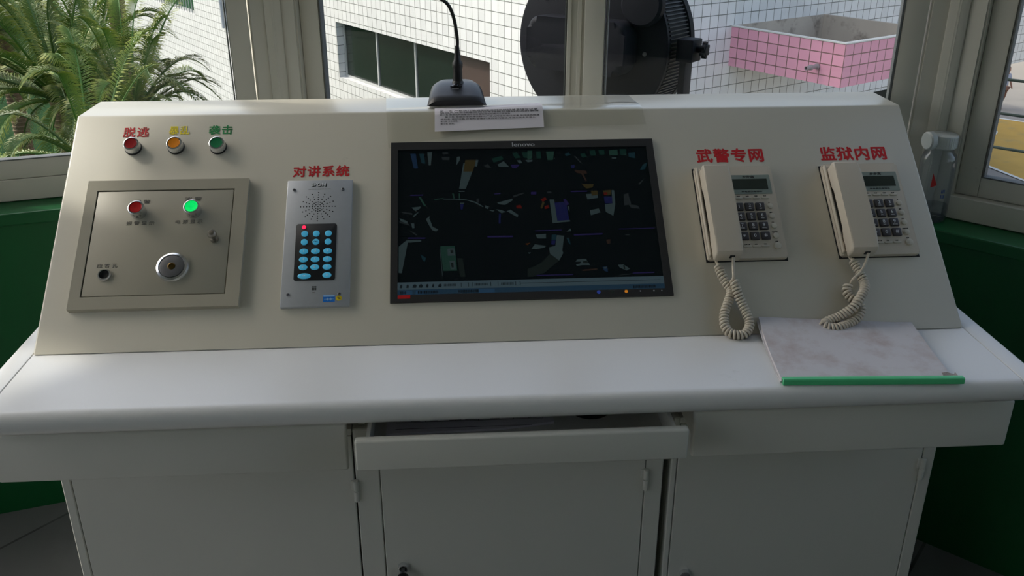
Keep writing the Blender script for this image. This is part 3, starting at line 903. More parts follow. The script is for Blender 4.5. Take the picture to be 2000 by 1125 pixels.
FEED=[((22,42,66),[(6462,4002),(6567,4000),(6610,3660),(6528,3662)]),
((18,44,52),[(6635,3998),(6724,3996),(6752,3763),(6678,3783)]),
((52,66,68),[(6792,4031),(6883,4029),(6856,3726),(6815,3727)]),
((34,40,42),[(7069,3918),(7219,3915),(7217,3843),(7082,3846)]),
((34,40,42),[(7085,4025),(7198,4023),(7197,3978),(7085,3980)]),
((52,66,68),[(7361,3912),(7429,3919),(7412,3821),(7349,3715)]),
((52,66,68),[(7485,3766),(7725,3761),(7514,3181),(7388,3184)]),
((52,46,24),[(7525,3837),(7743,3832),(7659,3567),(7480,3571)]),
((52,66,68),[(7728,3833),(7780,3831),(7745,3680),(7708,3690)]),
((14,42,36),[(8045,3862),(8237,3921),(8271,3839),(8071,3763)]),
((52,66,68),[(8144,3717),(8268,3795),(8375,3658),(8172,3666)]),
((34,40,42),[(7881,3695),(7957,3738),(8021,3648),(7931,3650)]),
((34,28,70),[(8400,3711),(8581,3708),(8501,3620),(8426,3631)]),
((14,42,36),[(8444,3980),(8536,3996),(8605,3868),(8498,3853)]),
((52,66,68),[(8526,3807),(8602,3815),(8628,3742),(8567,3735)]),
((14,42,36),[(8627,3994),(8824,3991),(8816,3846),(8665,3867)]),
((52,66,68),[(8693,3813),(8829,3819),(8827,3774),(8735,3758)]),
((52,66,68),[(7379,3136),(7497,3133),(7490,3116),(7379,3119)]),
((30,58,50),[(6613,3024),(6657,3023),(6758,2816),(6721,2809)]),
((52,66,68),[(6481,2789),(6656,2810),(6641,2760),(6553,2711)]),
((30,58,50),[(6906,2958),(7082,2988),(7082,2974),(6920,2940)]),
((30,58,50),[(7253,3087),(7282,3086),(7301,2948),(7279,2949)]),
((30,58,50),[(7378,3084),(7400,3084),(7396,2929),(7379,2930)]),
((34,40,42),[(7713,2956),(7765,2955),(7754,2869),(7710,2853)]),
((52,66,68),[(7395,2874),(7483,2872),(7467,2851),(7394,2852)]),
((22,26,66),[(7401,2844),(7467,2842),(7442,2724),(7406,2725)]),
((52,66,68),[(7082,2971),(7302,2966),(7522,2943),(7696,2888),(7839,2782),(7831,2765),(7681,2863),(7521,2926),(7301,2948),(7081,2954)]),
((52,66,68),[(7870,2807),(7942,2780),(7925,2721),(7867,2748)]),
((52,66,68),[(7954,2703),(8041,2692),(8026,2667),(7953,2686)]),
((52,66,68),[(8100,2861),(8392,2940),(8405,2906),(8252,2807),(8135,2823)]),
((34,40,42),[(8410,3009),(8621,3073),(8620,3047),(8422,2966)]),
((52,66,68),[(8072,2717),(8174,2698),(8260,2653),(8171,2630)]),
((80,18,12),[(8457,2785),(8547,2800),(8572,2722),(8469,2725)]),
((52,66,68),[(8275,2670),(8350,2702),(8491,2580),(8473,2530)]),
((22,26,66),[(8126,2623),(8163,2622),(8146,2403),(8109,2404)]),
((34,40,42),[(6299,2700),(6495,2670),(6502,2628),(6307,2675)]),
((52,66,68),[(6509,2611),(6597,2685),(6611,2676),(6524,2577)]),
((52,66,68),[(6256,2567),(6401,2497),(6408,2438),(6278,2500)]),
((52,66,68),[(6755,2538),(6821,2595),(6813,2520),(6862,2419),(6797,2420)]),
((34,28,70),[(6460,3071),(6702,3074),(6701,3048),(6460,3045)]),
((34,28,70),[(8057,3069),(8176,3075),(8175,3049),(8056,3043)]),
((30,58,50),[(8747,4028),(8837,4027),(8826,3846),(8735,3812)]),
((30,58,50),[(9110,4003),(9270,4000),(9233,3802),(9127,3804)]),
((14,42,36),[(8912,4007),(9003,4005),(9008,3842),(8917,3844)]),
((18,44,52),[(9471,3932),(9551,3976),(9591,3912),(9498,3886)]),
((14,42,36),[(9777,3935),(9870,3951),(9908,3860),(9815,3844)]),
((14,42,36),[(9966,4004),(10075,4020),(10094,3892),(9987,3886)]),
((14,42,36),[(10144,4019),(10259,4017),(10264,3907),(10157,3909)]),
((30,58,50),[(10351,4006),(10521,4020),(10523,3884),(10355,3896)]),
((14,42,36),[(10568,4029),(10692,4026),(10692,3880),(10570,3892)]),
((18,44,52),[(10728,3934),(10868,3950),(10853,3805),(10734,3843)]),
((34,40,42),[(9650,3883),(9681,3883),(9797,3718),(9766,3719)]),
((52,66,68),[(10396,3841),(10488,3839),(10485,3808),(10393,3810)]),
((18,44,52),[(10990,3657),(11085,3709),(11023,3549),(10915,3533)]),
((44,32,26),[(9625,3561),(9865,3538),(9874,3466),(9679,3488)]),
((52,46,24),[(9749,3240),(9990,3234),(9953,3156),(9831,3133)]),
((44,32,26),[(9755,3487),(9800,3486),(9861,3308),(9830,3308)]),
((22,26,66),[(9572,3669),(9650,3685),(9644,3614),(9582,3597)]),
((34,40,42),[(10849,3215),(10952,3319),(10965,3301),(10877,3197)]),
((34,28,70),[(9527,3087),(9842,3089),(9840,3063),(9525,3061)]),
((34,28,70),[(8758,3087),(8862,3085),(8859,3024),(8755,3027)]),
((34,40,42),[(9071,3089),(9153,3087),(9150,3044),(9069,3046)]),
((52,66,68),[(9104,2907),(9193,2905),(9223,2394),(9128,2396)]),
((22,26,66),[(9195,2836),(9419,2848),(9447,2438),(9225,2419)]),
((34,28,70),[(9364,2901),(9409,2917),(9474,2795),(9413,2762)]),
((52,66,68),[(9137,2429),(9462,2447),(9460,2413),(9134,2387)]),
((52,66,68),[(9441,2744),(9470,2744),(9469,2624),(9450,2676)]),
((80,18,12),[(8933,2911),(9026,2960),(9052,2908),(8974,2858)]),
((52,46,24),[(8968,2867),(9010,2840),(8950,2705),(8914,2723)]),
((80,18,12),[(8997,2755),(9073,2787),(9084,2719),(9008,2695)]),
((52,66,68),[(9813,3011),(10038,3024),(10036,2920),(9832,2890)]),
((52,46,24),[(9916,3079),(10044,3084),(10043,2989),(9922,2974)]),
((52,46,24),[(10149,3082),(10308,3096),(10290,2983),(10162,2977)]),
((80,18,12),[(10152,3038),(10228,3045),(10222,2985),(10162,2977)]),
((22,26,66),[(10152,2952),(10316,2948),(10301,2793),(10159,2796)]),
((52,66,68),[(10315,3087),(10367,3086),(10359,2774),(10297,2519),(10157,2608),(10158,2779),(10308,2793)]),
((52,66,68),[(9856,2649),(10030,2688),(10059,2602),(9868,2538)]),
((34,40,42),[(10538,2986),(10631,3010),(10665,2767),(10527,2736)]),
((34,40,42),[(10605,2768),(10795,2729),(10818,2660),(10656,2681)]),
((52,66,68),[(6755,2522),(6827,2520),(6869,2370),(6976,2301),(6939,2261),(6868,2288),(6811,2388)]),
((52,66,68),[(6473,2447),(6530,2445),(6537,2345),(6494,2338)]),
((34,40,42),[(6249,2502),(6437,2431),(6444,2398),(6264,2460)]),
((34,40,42),[(6436,2298),(6537,2246),(6594,2187),(6551,2188)]),
((52,66,68),[(6244,1959),(6386,2086),(6422,2093),(6301,1406),(6245,1415)]),
((52,66,68),[(6407,2094),(6657,2092),(6657,2054),(6422,2036)]),
((34,28,70),[(6415,2147),(6737,2139),(6736,2110),(6415,2118)]),
((34,28,70),[(7888,2143),(8366,2137),(8364,2101),(7887,2107)]),
((18,44,52),[(6641,1787),(6747,1712),(6718,1625),(6676,1674)]),
((30,58,50),[(7006,1948),(7278,1949),(7308,1433),(7054,1432)]),
((52,66,68),[(7134,1891),(7262,1900),(7287,1746),(7145,1742)]),
((22,30,28),[(7190,1862),(7247,1860),(7246,1803),(7203,1796)]),
((52,66,68),[(7171,1636),(7271,1642),(7288,1466),(7189,1460)]),
((22,30,28),[(7192,1596),(7241,1594),(7246,1499),(7211,1499)]),
((52,66,68),[(6998,1883),(7008,1883),(7045,1330),(7035,1330)]),
((70,40,14),[(8573,1956),(8690,1981),(8629,1930)]),
((52,66,68),[(8620,1775),(8685,1773),(8647,1742)]),
((22,30,28),[(7314,1689),(7414,1686),(7460,1302),(7361,1305)]),
((52,66,68),[(8790,2148),(8987,2159),(8981,2060),(8821,2064)]),
((18,44,52),[(9095,2140),(9183,2138),(9167,2023),(9080,2025)]),
((22,26,66),[(9080,2017),(9159,2014),(9131,1917),(9067,1935)]),
((52,66,68),[(9189,2129),(9326,2109),(9267,1799),(9285,1749),(9194,1590),(9032,1740),(9026,1870),(9144,1900)]),
((22,30,28),[(9032,1740),(9194,1590),(8904,1341),(8672,1268),(8588,1271),(8597,1429),(8861,1550)]),
((52,66,68),[(8763,1943),(8963,1905),(8954,1872),(8778,1836),(8692,1846)]),
((52,66,68),[(8617,1775),(8688,1773),(8650,1750)]),
((18,44,52),[(9366,2059),(9417,2057),(9435,1909),(9395,1959)]),
((70,40,14),[(8628,1954),(8678,1978),(8626,1922)]),
((52,66,68),[(9527,1605),(9693,1612),(9761,1478),(9603,1482),(9515,1468),(9496,1501),(9577,1515),(9595,1555),(9494,1557)]),
((22,30,28),[(9639,1570),(9711,1568),(9736,1519),(9635,1521)]),
((22,42,66),[(9988,1439),(10075,1445),(10078,1325),(10009,1358)]),
((52,66,68),[(10009,1431),(10067,1434),(10049,1397),(10014,1403)]),
((52,66,68),[(10280,1471),(10382,1477),(10495,1385),(10426,1347),(10303,1415)]),
((22,30,28),[(10373,1461),(10402,1460),(10407,1372),(10379,1380)]),
((44,32,26),[(10107,2007),(10195,2013),(10164,1914),(10120,1915)]),
((34,40,42),[(10484,2113),(10565,2111),(10562,2086),(10482,2088)]),
((34,28,70),[(9511,2138),(10054,2149),(10051,2116),(9509,2105)]),
((44,32,26),[(9581,1386),(9885,1410),(9882,1378),(9622,1361)]),
((34,40,42),[(10273,1263),(10491,1281),(10490,1265),(10272,1250)]),
((52,66,68),[(9377,2199),(9455,2264),(9473,2205)]),
((34,28,70),[(8760,1306),(9430,1303),(9429,1282),(8758,1285)]),
((34,28,70),[(10537,1304),(10942,1309),(10939,1285),(10534,1280)]),
((34,28,70),[(8788,2239),(9285,2243),(9284,2223),(8787,2219)]),
((34,28,70),[(10372,2236),(11052,2241),(11050,2224),(10370,2220)])]

def lin(c): return srgb(*c)
def picture(bm, layer, quads):
    for c, pts, h in quads:
        try:
            f = bm.faces.new([bm.verts.new((x, y, h)) for x, y in pts])
        except ValueError:
            continue
        for lp in f.loops: lp[layer] = lin(c)
bm = BM()
lay = bm.loops.layers.float_color.new('pic')
sw, sh_ = s1x-s0x, s1y-s0y
quads = [((3, 8, 10), [(s0x, s0y), (s1x, s0y), (s1x, s1y), (s0x, s1y)], 0.0020)]
TB = -0.1310      # top of the task bar
cw, chh = sw/3, (s1y-TB)/3
for i in range(1, 3):
    quads.append(((1, 3, 4), [(s0x+cw*i-0.0006, TB), (s0x+cw*i+0.0006, TB), (s0x+cw*i+0.0006, s1y), (s0x+cw*i-0.0006, s1y)], 0.0021))
    quads.append(((1, 3, 4), [(s0x, TB+chh*i-0.0006), (s1x, TB+chh*i-0.0006), (s1x, TB+chh*i+0.0006), (s0x, TB+chh*i+0.0006)], 0.0021))
# task bar: pale tool strip over a blue strip
quads.append(((66, 84, 92), [(s0x, TB-0.0150), (s1x, TB-0.0150), (s1x, TB), (s0x, TB)], 0.0022))
quads.append(((34, 58, 76), [(s0x, s0y), (s1x, s0y), (s1x, TB-0.0150), (s0x, TB-0.0150)], 0.0022))
for a, b in ((0.02, 0.055), (0.067, 0.10), (0.30, 0.36)):
    quads.append(((40, 70, 96), [(s0x+sw*a, s0y+0.002), (s0x+sw*b, s0y+0.002), (s0x+sw*b, TB-0.017), (s0x+sw*a, TB-0.017)], 0.0023))
rr = random.Random(3)
for a, wd in ((0.008, 0.010), (0.032, 0.010), (0.055, 0.016), (0.078, 0.016), (0.104, 0.011), (0.127, 0.009), (0.150, 0.014)):
    quads.append(((22, 30, 34), [(s0x+sw*a, TB-0.0110), (s0x+sw*(a+wd*0.8), TB-0.0118), (s0x+sw*(a+wd), TB-0.0070), (s0x+sw*(a+wd*0.6), TB-0.0040), (s0x+sw*(a+0.002), TB-0.0060)], 0.0023))
for a, b in ((0.172, 0.215), (0.286, 0.330), (0.385, 0.430)):
    x = s0x+sw*a
    while x < s0x+sw*b:
        q = rr.uniform(0.0010, 0.0022)
        quads.append(((30, 40, 44), [(x, TB-0.0100), (x+q, TB-0.0100), (x+q, TB-0.0050), (x, TB-0.0050)], 0.0023))
        x += q+0.0010
for a in (0.235, 0.262, 0.278, 0.345, 0.372, 0.438, 0.455): quads.append(((28, 38, 42), [(s0x+sw*a, TB-0.0115), (s0x+sw*a+0.0012, TB-0.0115), (s0x+sw*a+0.0012, TB-0.0035), (s0x+sw*a, TB-0.0035)], 0.0023))
quads.append(((30, 42, 46), [(s0x+sw*0.455, TB-0.0080), (s1x-0.006, TB-0.0080), (s1x-0.006, TB-0.0070), (s0x+sw*0.455, TB-0.0070)], 0.0023))
for a, b in ((0.010, 0.030), (0.075, 0.150), (0.225, 0.300), (0.88, 0.965)):
    x = s0x+sw*a
    while x < s0x+sw*b:
        q = rr.uniform(0.0010, 0.0024)
        quads.append(((14, 20, 26), [(x, s0y+0.0030), (x+q, s0y+0.0030), (x+q, s0y+0.0085), (x, s0y+0.0085)], 0.0024))
        x += q+0.0009
for i, (c, pts) in enumerate(FEED):
    quads.append((c, [(u/1e4-mx, s/1e4-my0) for u, s in pts], 0.0022+i*0.0000025))
picture(bm, lay, quads)
bmesh.ops.triangulate(bm, faces=[f for f in bm.faces if len(f.verts) > 4])
for f in bm.faces:
    if f.normal.z < 0: f.normal_flip()
me = bpy.data.meshes.new('screen')
bm.to_mesh(me)
bm.free()
me.materials.append(M['screen'])
so = bpy.data.objects.new('screen', me)
COL.objects.link(so)
so.parent = mn
so['label'] = 'dim screen split into nine camera pictures above a task bar'

# ------------------------------------------------------------------ telephones
def coil(parent, path, rc=0.0064, rw=0.0027, pitch=0.0060, name='coiled_cord', lead=None, tail=None):
    """helical handset cord along a path of points (panel-local)"""
    P = spline(path, 24)
    D = [0]
    for i in range(1, len(P)): D.append(D[-1] + (P[i]-P[i-1]).length)
    L = D[-1]
    turns = L/pitch
    nst = int(turns*14)
    up = V((0, 0, 1))
    pts = []
    j = 0
    for i in range(nst+1):
        d = L*i/nst
        while j < len(D)-2 and D[j+1] < d: j += 1
        t = (d-D[j])/max(1e-9, D[j+1]-D[j])
        c = P[j].lerp(P[j+1], t)
        tg = (P[j+1]-P[j]).normalized()
        n = (up - tg*up.dot(tg)).normalized()
        b = tg.cross(n)
        a = 2*PI*turns*i/nst
        pts.append(c + (n*math.cos(a) + b*math.sin(a))*rc)
    if lead is not None: pts = spline(lead + [pts[0]], 8)[:-1] + pts
    if tail is not None: pts = pts + spline([pts[-1]] + tail, 8)[1:]
    bm = BM()
    tube(bm, pts, rw, 6)
    return obj(name, bm, M['phone'], parent, sharp=80)

def telephone(u, s, label, cordpath, lead, tail, variant):
    """base is 0.151 x 0.202; origin at its lower left corner on the panel"""
    ph = empty('telephone', pm(u, s), label, 'telephone', 'telephones on the panel')
    Wp, Hp, tb = 0.151, 0.202, 0.011
    bm = BM()
    prism(bm, [(-0.002, -0.002), (Wp+0.0025, -0.002), (Wp+0.0025, Hp+0.002), (-0.002, Hp+0.002)], 0.0, 0.0012)
    obj('cutout_gap_shade', bm, M['dark'], ph, smooth=False)  # dark sheet laid on the panel as the shade around the base
    bm = BM()
    prism(bm, rrect(0.0, Wp, 0.0, Hp, 0.004), 0.0012, tb, bev=0.0030, seg=3, capbev_only=True)
    base = obj('base', bm, M['phone'], ph)
    # cradle rim at the left and a dark flat plate painting the shaded bed under the handset
    bm = BM()
    box(bm, 0.0008, 0.0056, 0.004, Hp-0.006, tb-0.001, tb+0.008, 0.0022, 3)
    box(bm, 0.0085, 0.058, 0.006, 0.040, tb-0.001, tb+0.006, 0.003, 2)
    box(bm, 0.0085, 0.058, Hp-0.045, Hp-0.006, tb-0.001, tb+0.006, 0.003, 2)
    obj('cradle', bm, M['phone'], base)
    bm = BM()
    box(bm, 0.0082, 0.0600, 0.041, Hp-0.046, tb-0.0002, tb+0.0008)
    obj('cradle_shade', bm, M['phonedark'], base, smooth=False)
    # display
    bm = BM()
    prism(bm, rrect(0.0640, 0.1450, 0.1385, 0.1815, 0.0015), tb-0.0005, tb+0.0008, bev=0.0003, capbev_only=True)
    dp = obj('display_surround', bm, M['lcdpanel'], base, smooth=False)
    bm = BM()
    box(bm, 0.0705, 0.1385, 0.1488, 0.1722, tb+0.0006, tb+0.0012)
    obj('display', bm, M['lcd'], dp, smooth=False)
    text('lettering', '步步高', dp, 0.1030, 0.1772, tb+0.0009, 0.0062, M['ink'], width=0.0225, bold=0.04)
    text('lettering', '来电显示电话机', dp, 0.1050, 0.1437, tb+0.0009, 0.0034, M['ink'], width=0.040)
    # function keys above and below the dial
    for x in (0.077, 0.0945, 0.1115, 0.1285):
        bm = BM()
        box(bm, x-0.0070, x+0.0070, 0.1275, 0.1315, tb-0.001, tb+0.0022, 0.0010, 2)
        kk = obj('function_key', bm, M['phonekey'], base)
        text('key_legend', '免提', base, x, 0.1338, tb+0.0003, 0.0024, M['ink'], width=0.006)
    for x in (0.0775, 0.0945, 0.1120):
        bm = BM()
        box(bm, x-0.0075, x+0.0075, 0.0225, 0.0262, tb-0.001, tb+0.0022, 0.0010, 2)
        obj('function_key', bm, M['phonekey'], base)
        text('key_legend', '存储' if x > 0.08 else '上查下查', base, x, 0.0290, tb+0.0003, 0.0023, M['ink'], width=0.005 if x > 0.08 else 0.011)
    # dial keys
    dig = (('1', '2', '3'), ('4', '5', '6'), ('7', '8', '9'), ('*', '0', '#'))
    sub = {'2': 'ABC', '3': 'DEF', '4': 'GHI', '5': 'JKL', '6': 'MNO', '7': 'PQRS', '8': 'TUV', '9': 'WXYZ'}
    for r_ in range(4):
        for c_ in range(3):
            x, y = 0.0740 + c_*0.0207, 0.1095 - r_*0.0212
            bm = BM()
            box(bm, x-0.0086, x+0.0086, y-0.0084, y+0.0084, tb-0.001, tb+0.0040, 0.0016, 3)
            kk = obj('dial_key', bm, M['key'], base)
            d = dig[r_][c_]
            text('key_legend', d, kk, x, y+(0.0018 if d in sub else 0), tb+0.0041, 0.0100 if d != '*' else 0.012, M['white_ink'], bold=0.012)
            if d in sub: text('key_legend', sub[d], kk, x, y-0.0052, tb+0.0041, 0.0030, M['white_ink'], bold=0.01)
    for i, (y, r) in enumerate(((0.1100, 0.0056), (0.0885, 0.0056), (0.0670, 0.0056), (0.0455, 0.0058), (0.0240, 0.0070))):
        bm = BM()
        cyl(bm, r, tb-0.001, tb+0.0034, 24, T(0.1352, y, 0), 0.0012)
        obj('round_key', bm, M['phonekey'], base)
        text('key_legend', ('音', '重拨', '闪', '转接保持', '免提')[i], base, 0.1345, y+r+0.0028, tb+0.0003, 0.0026, M['ink'], width=(0.002, 0.005, 0.004, 0.011, 0.005)[i])
    # handset: arched bar with deep ear and mouth ends
    side = [(-0.0175, 0.016), (-0.0175, 0.040), (-0.0130, 0.0465), (0.02, 0.0490), (0.095, 0.0505), (0.155, 0.0490), (0.178, 0.0465), (0.1835, 0.040),
            (0.1835, 0.016), (0.180, 0.0140), (0.1400, 0.0140), (0.1360, 0.0230), (0.1300, 0.0270), (0.0400, 0.0270), (0.0340, 0.0230), (0.0310, 0.0140), (-0.0140, 0.0140)]
    bm = BM()
    side = [((a-0.083)*0.965+0.083, b) for a, b in side]
    mm = Matrix(((0, 0, 1, 0.0058), (1, 0, 0, 0.0060), (0, 1, 0, 0.0025), (0, 0, 0, 1)))
    prism(bm, side, 0, 0.0500, m=mm, bev=0.0042, seg=4, capbev_only=True)
    hd = obj('handset', bm, M['phone'], ph, sharp=40)
    bm = BM()
    box(bm, 0.0323, 0.0413, -0.0092, -0.0070, 0.0300, 0.0390)
    obj('cord_socket', bm, M['dark'], hd, smooth=False)
    c = coil(ph, cordpath, lead=lead, tail=tail)
    return ph

def loc(path, u, s): return [V((x-u, y-s, h)) for x, y, h in path]
u, s = 1.1965, 0.1500
p1 = loc([(1.212, 0.134, 0.012), (1.216, 0.115, 0.012), (1.223, 0.097, 0.011), (1.228, 0.082, 0.011), (1.220, 0.062, 0.011), (1.210, 0.041, 0.011), (1.206, 0.021, 0.011), (1.210, 0.004, 0.012), (1.221, -0.004, 0.014), (1.237, -0.004, 0.014), (1.248, 0.007, 0.012), (1.252, 0.020, 0.011), (1.249, 0.038, 0.012), (1.243, 0.055, 0.015), (1.237, 0.072, 0.021), (1.233, 0.088, 0.026), (1.230, 0.096, 0.028)], u, s)
telephone(u, s, 'cream desk telephone nearer the monitor, its coiled cord hanging in an open loop', p1,
          [V((0.014, 0.002, 0.006)), V((0.015, -0.008, 0.010))], [V((0.0335, -0.050, 0.032)), V((0.0355, -0.030, 0.034)), V((0.0385, -0.010, 0.035))], 0)
u, s = 1.4505, 0.1515
p2 = loc([(1.468, 0.138, 0.012), (1.473, 0.122, 0.012), (1.477, 0.106, 0.012), (1.479, 0.090, 0.013), (1.472, 0.074, 0.022), (1.458, 0.056, 0.027), (1.444, 0.040, 0.025), (1.428, 0.030, 0.018), (1.410, 0.023, 0.012), (1.393, 0.017, 0.011), (1.387, 0.010, 0.013), (1.396, 0.003, 0.016), (1.412, 0.003, 0.017), (1.430, 0.010, 0.013), (1.450, 0.022, 0.012), (1.462, 0.038, 0.011), (1.460, 0.052, 0.011), (1.448, 0.064, 0.011), (1.443, 0.076, 0.012), (1.447, 0.088, 0.014)], u, s)
telephone(u, s, 'cream desk telephone beside the clear bottle, its coiled cord twisted into a bunch', p2,
          [V((0.015, 0.002, 0.006)), V((0.016, -0.008, 0.010))], [V((0.0045, -0.056, 0.022)), V((0.018, -0.045, 0.030)), V((0.030, -0.028, 0.034)), V((0.0385, -0.010, 0.035))], 1)

# ------------------------------------------------------------------ clear film, notice, microphone on the ledge
def over_edge(t, off, rad=0.004):
    """path over the console's upper edge: t<0 down the slope, t>0 back along the ledge; returns (y, z) lifted by off"""
    d = V((0, Y1/SL, H1/SL)); n = V((0, -H1/SL, Y1/SL))
    E = V((0, Y1, ZL))
    if t < -0.006: p = E + d*t + n*off
    elif t > 0.006: p = V((0, Y1+t, ZL+off))
    else:
        a = (t+0.006)/0.012
        p0 = E + d*(-0.006) + n*off; p1 = V((0, Y1+0.006, ZL+off)); pc = E + (n+V((0, 0, 1))).normalized()*(off*1.02)
        p = p0*(1-a)**2 + pc*2*a*(1-a) + p1*a*a
    return p

def sheet(bm, xl, tl, off, nx=24, nt=40):
    """grid sheet: xl(tfrac)->(x0,x1), tl(xfrac)->(t0,t1), off(xf,tf)->lift"""
    vs = []
    for j in range(nt+1):
        row = []
        for i in range(nx+1):
            a, b = i/nx, j/nt
            t0, t1 = tl(a)
            t = t0 + (t1-t0)*b
            x0, x1 = xl(b)
            p = over_edge(t, off(a, b))
            row.append(bm.verts.new((x0+(x1-x0)*a, p.y, p.z)))
        vs.append(row)
    for j in range(nt):
        for i in range(nx): bm.faces.new((vs[j][i], vs[j][i+1], vs[j+1][i+1], vs[j+1][i]))
    return bm

pf = empty('notice_sheet', (0.80, 0.40, ZL), 'white printed notice folded over the console edge in front of the microphone', 'paper')
bm = BM()
sheet(bm, lambda b: (0.6945+0.0005*b, 0.9105), lambda a: (-0.0540+0.0070*a, 0.012+0.034*a), lambda a, b: (0.0062 if b < 0.62 else 0.0062-0.0034*min(1, (b-0.62)/0.2))+0.0016*max(0, a-0.45)*math.exp(-((b-0.7)/0.25)**2)*2, 24, 40)
g = bmesh.ops.extrude_face_region(bm, geom=list(bm.faces))
for v in [e for e in g['geom'] if isinstance(e, bmesh.types.BMVert)]: v.co += V((0, -0.0001, 0.0002))
obj('paper', bm, M['paper'], pf, world=True, sharp=60)
rr = random.Random(5)
lines = [('第一条 严格执行值班制度按时交接班认真填写记录', 0.705, 0.900, -0.0005),
         ('值班人员不得擅离岗位不得做与值班无关的事情', 0.705, 0.902, -0.0045),
         ('第二条 熟悉各种报警信号和处置程序发现情况立即报告', 0.705, 0.845, -0.0100),
         ('第三条 按规定使用通信器材,严禁占用值班电话闲谈,保持线路畅通', 0.715, 0.903, -0.0150),
         ('第四条 爱护设备,定期检查维护,保持室内整洁,不准无关人员进入', 0.706, 0.895, -0.0205),
         ('第九条 卫生清理。', 0.706, 0.741, -0.0265), ('第十条 其他。', 0.706, 0.734, -0.0325)]
for body, a, b, t in lines:
    tm = WM[pf.name].inverted() @ PANEL
    text('print', body, pf, (a+b)/2, SL+t-0.004, 0.0073, 0.0040, M['ink'], width=b-a, bold=0.012, thick=0.00003, res=1, pm=tm, rot=0.014)

bm = BM()
fl = empty('clear_film', (0.855, 0.43, ZL), 'clear plastic film taped over the console edge above the monitor', 'plastic film')
def foff(a, b):
    e = 0.0010 + 0.0010*math.sin(a*5.1+0.6)*(1-b) + 0.006*max(0, 0.18-b)/0.18*max(0, a-0.55) + 0.0030*math.exp(-((a-0.93)/0.07)**2)*math.exp(-((b-0.55)/0.2)**2)
    return (e + 0.0014) if b < 0.42 else 0.0014 + e*max(0, 0.55-b)/0.13 + 0.002*math.exp(-((a-0.93)/0.07)**2)
sheet(bm, lambda b: (0.592+0.012*(1-b), 1.106+0.010*(1-b)),
      lambda a: (-0.090 + 0.046*min(1, a/0.5)**0.8 + 0.0015*a, 0.118), foff, 40, 50)
obj('sheet', bm, M['film'], fl, world=True, sharp=80)

mi = empty('gooseneck_microphone', T(0.7395, 0.4400, ZL+0.0046), 'black gooseneck desk microphone standing on the console ledge', 'microphone')
bm = BM()
# base: wedge with a domed sloping top, built as a lofted grid
nx, ny = 18, 14
top, bot = [], []
for j in range(ny+1):
    b = j/ny
    y = -0.0365 + 0.098*b
    hwid = 0.0595 - 0.011*b - 0.004*max(0, b-0.85)/0.15
    hgt = 0.0165 + 0.0185*math.sin(min(1, b*1.2)*PI/2)
    rowt, rowb = [], []
    for i in range(nx+1):
        a = -1 + 2*i/nx
        z = hgt - 0.011*abs(a)**5 - (0.004*max(0, 0.08-b)/0.08)
        rowt.append(bm.verts.new((a*hwid*(1.0-0.02*abs(a)), y + (0.003*(1-a*a)*(-1 if b < 0.1 else 0)), z)))
        rowb.append(bm.verts.new((a*(hwid+0.001), y, 0.0012)))
    top.append(rowt); bot.append(rowb)
for j in range(ny):
    for i in range(nx):
        bm.faces.new((top[j][i], top[j][i+1], top[j+1][i+1], top[j+1][i]))
        bm.faces.new((bot[j][i], bot[j+1][i], bot[j+1][i+1], bot[j][i+1]))
for i in range(nx):
    bm.faces.new((top[0][i], bot[0][i], bot[0][i+1], top[0][i+1]))
    bm.faces.new((top[ny][i], top[ny][i+1], bot[ny][i+1], bot[ny][i]))
for j in range(ny):
    bm.faces.new((top[j][0], top[j+1][0], bot[j+1][0], bot[j][0]))
    bm.faces.new((top[j][nx], bot[j][nx], bot[j+1][nx], top[j+1][nx]))
base = obj('base', bm, M['mic'], mi, sharp=50)
bm = BM()
for x, y in ((-0.045, -0.025), (0.045, -0.025), (-0.036, 0.05), (0.036, 0.05)): cyl(bm, 0.006, 0, 0.0015, 14, T(x, y, 0))
obj('rubber_feet', bm, M['rubber'], base, smooth=False)
tilt = T(-0.0012, 0.006, 0.0325) @ RX(math.radians(12))
bm = BM()
prism(bm, [(-0.0115, -0.004), (-0.006, 0.0035), (0.0, 0.0062), (0.006, 0.0035), (0.0125, -0.004), (0.006, -0.0052), (-0.005, -0.0052)], -0.0015, 0.0012, tilt, 0.0006, capbev_only=True)
sw_ = obj('switch_plate', bm, M['blackgloss'], base)
bm = BM()
lathe(bm, [(0.0050, 0), (0.0050, 0.0014), (0.0035, 0.0024), (0, 0.0026)], 20, tilt @ T(0, -0.0005, 0.0010), close=False)
obj('talk_button', bm, M['blackgloss'], sw_)
bm = BM()
for i in range(6): box(bm, -0.0075+i*0.0024, -0.0060+i*0.0024, -0.0130, -0.0114, -0.0002, 0.0004, m=tilt)
obj('print', bm, M['silver_ink'], base, smooth=False)
bm = BM()
lathe(bm, [(0.0125, 0.022), (0.0118, 0.036), (0.0100, 0.0385), (0.0098, 0.064), (0.0108, 0.066), (0.0108, 0.0745), (0.0072, 0.080), (0.0060, 0.092), (0.0046, 0.107), (0.0040, 0.109)], 24, T(0.0035, 0.030, 0), close=True)
obj('connector', bm, M['mic'], mi)
neck = spline([(0.0035, 0.030, 0.100), (0.0045, 0.0295, 0.118), (0.0022, 0.029, 0.140), (-0.0010, 0.028, 0.160), (-0.0070, 0.026, 0.1795), (-0.0155, 0.022, 0.1935), (-0.0300, 0.014, 0.2040), (-0.0520, 0.000, 0.2120), (-0.0800, -0.02, 0.2180)], 10)
bm = BM()
tube(bm, neck, 0.0036, 12)
obj('gooseneck', bm, M['blackplastic'], mi)
bm = BM()
mm, _ = along(neck[-1], neck[-1] + (neck[-1]-neck[-3]))
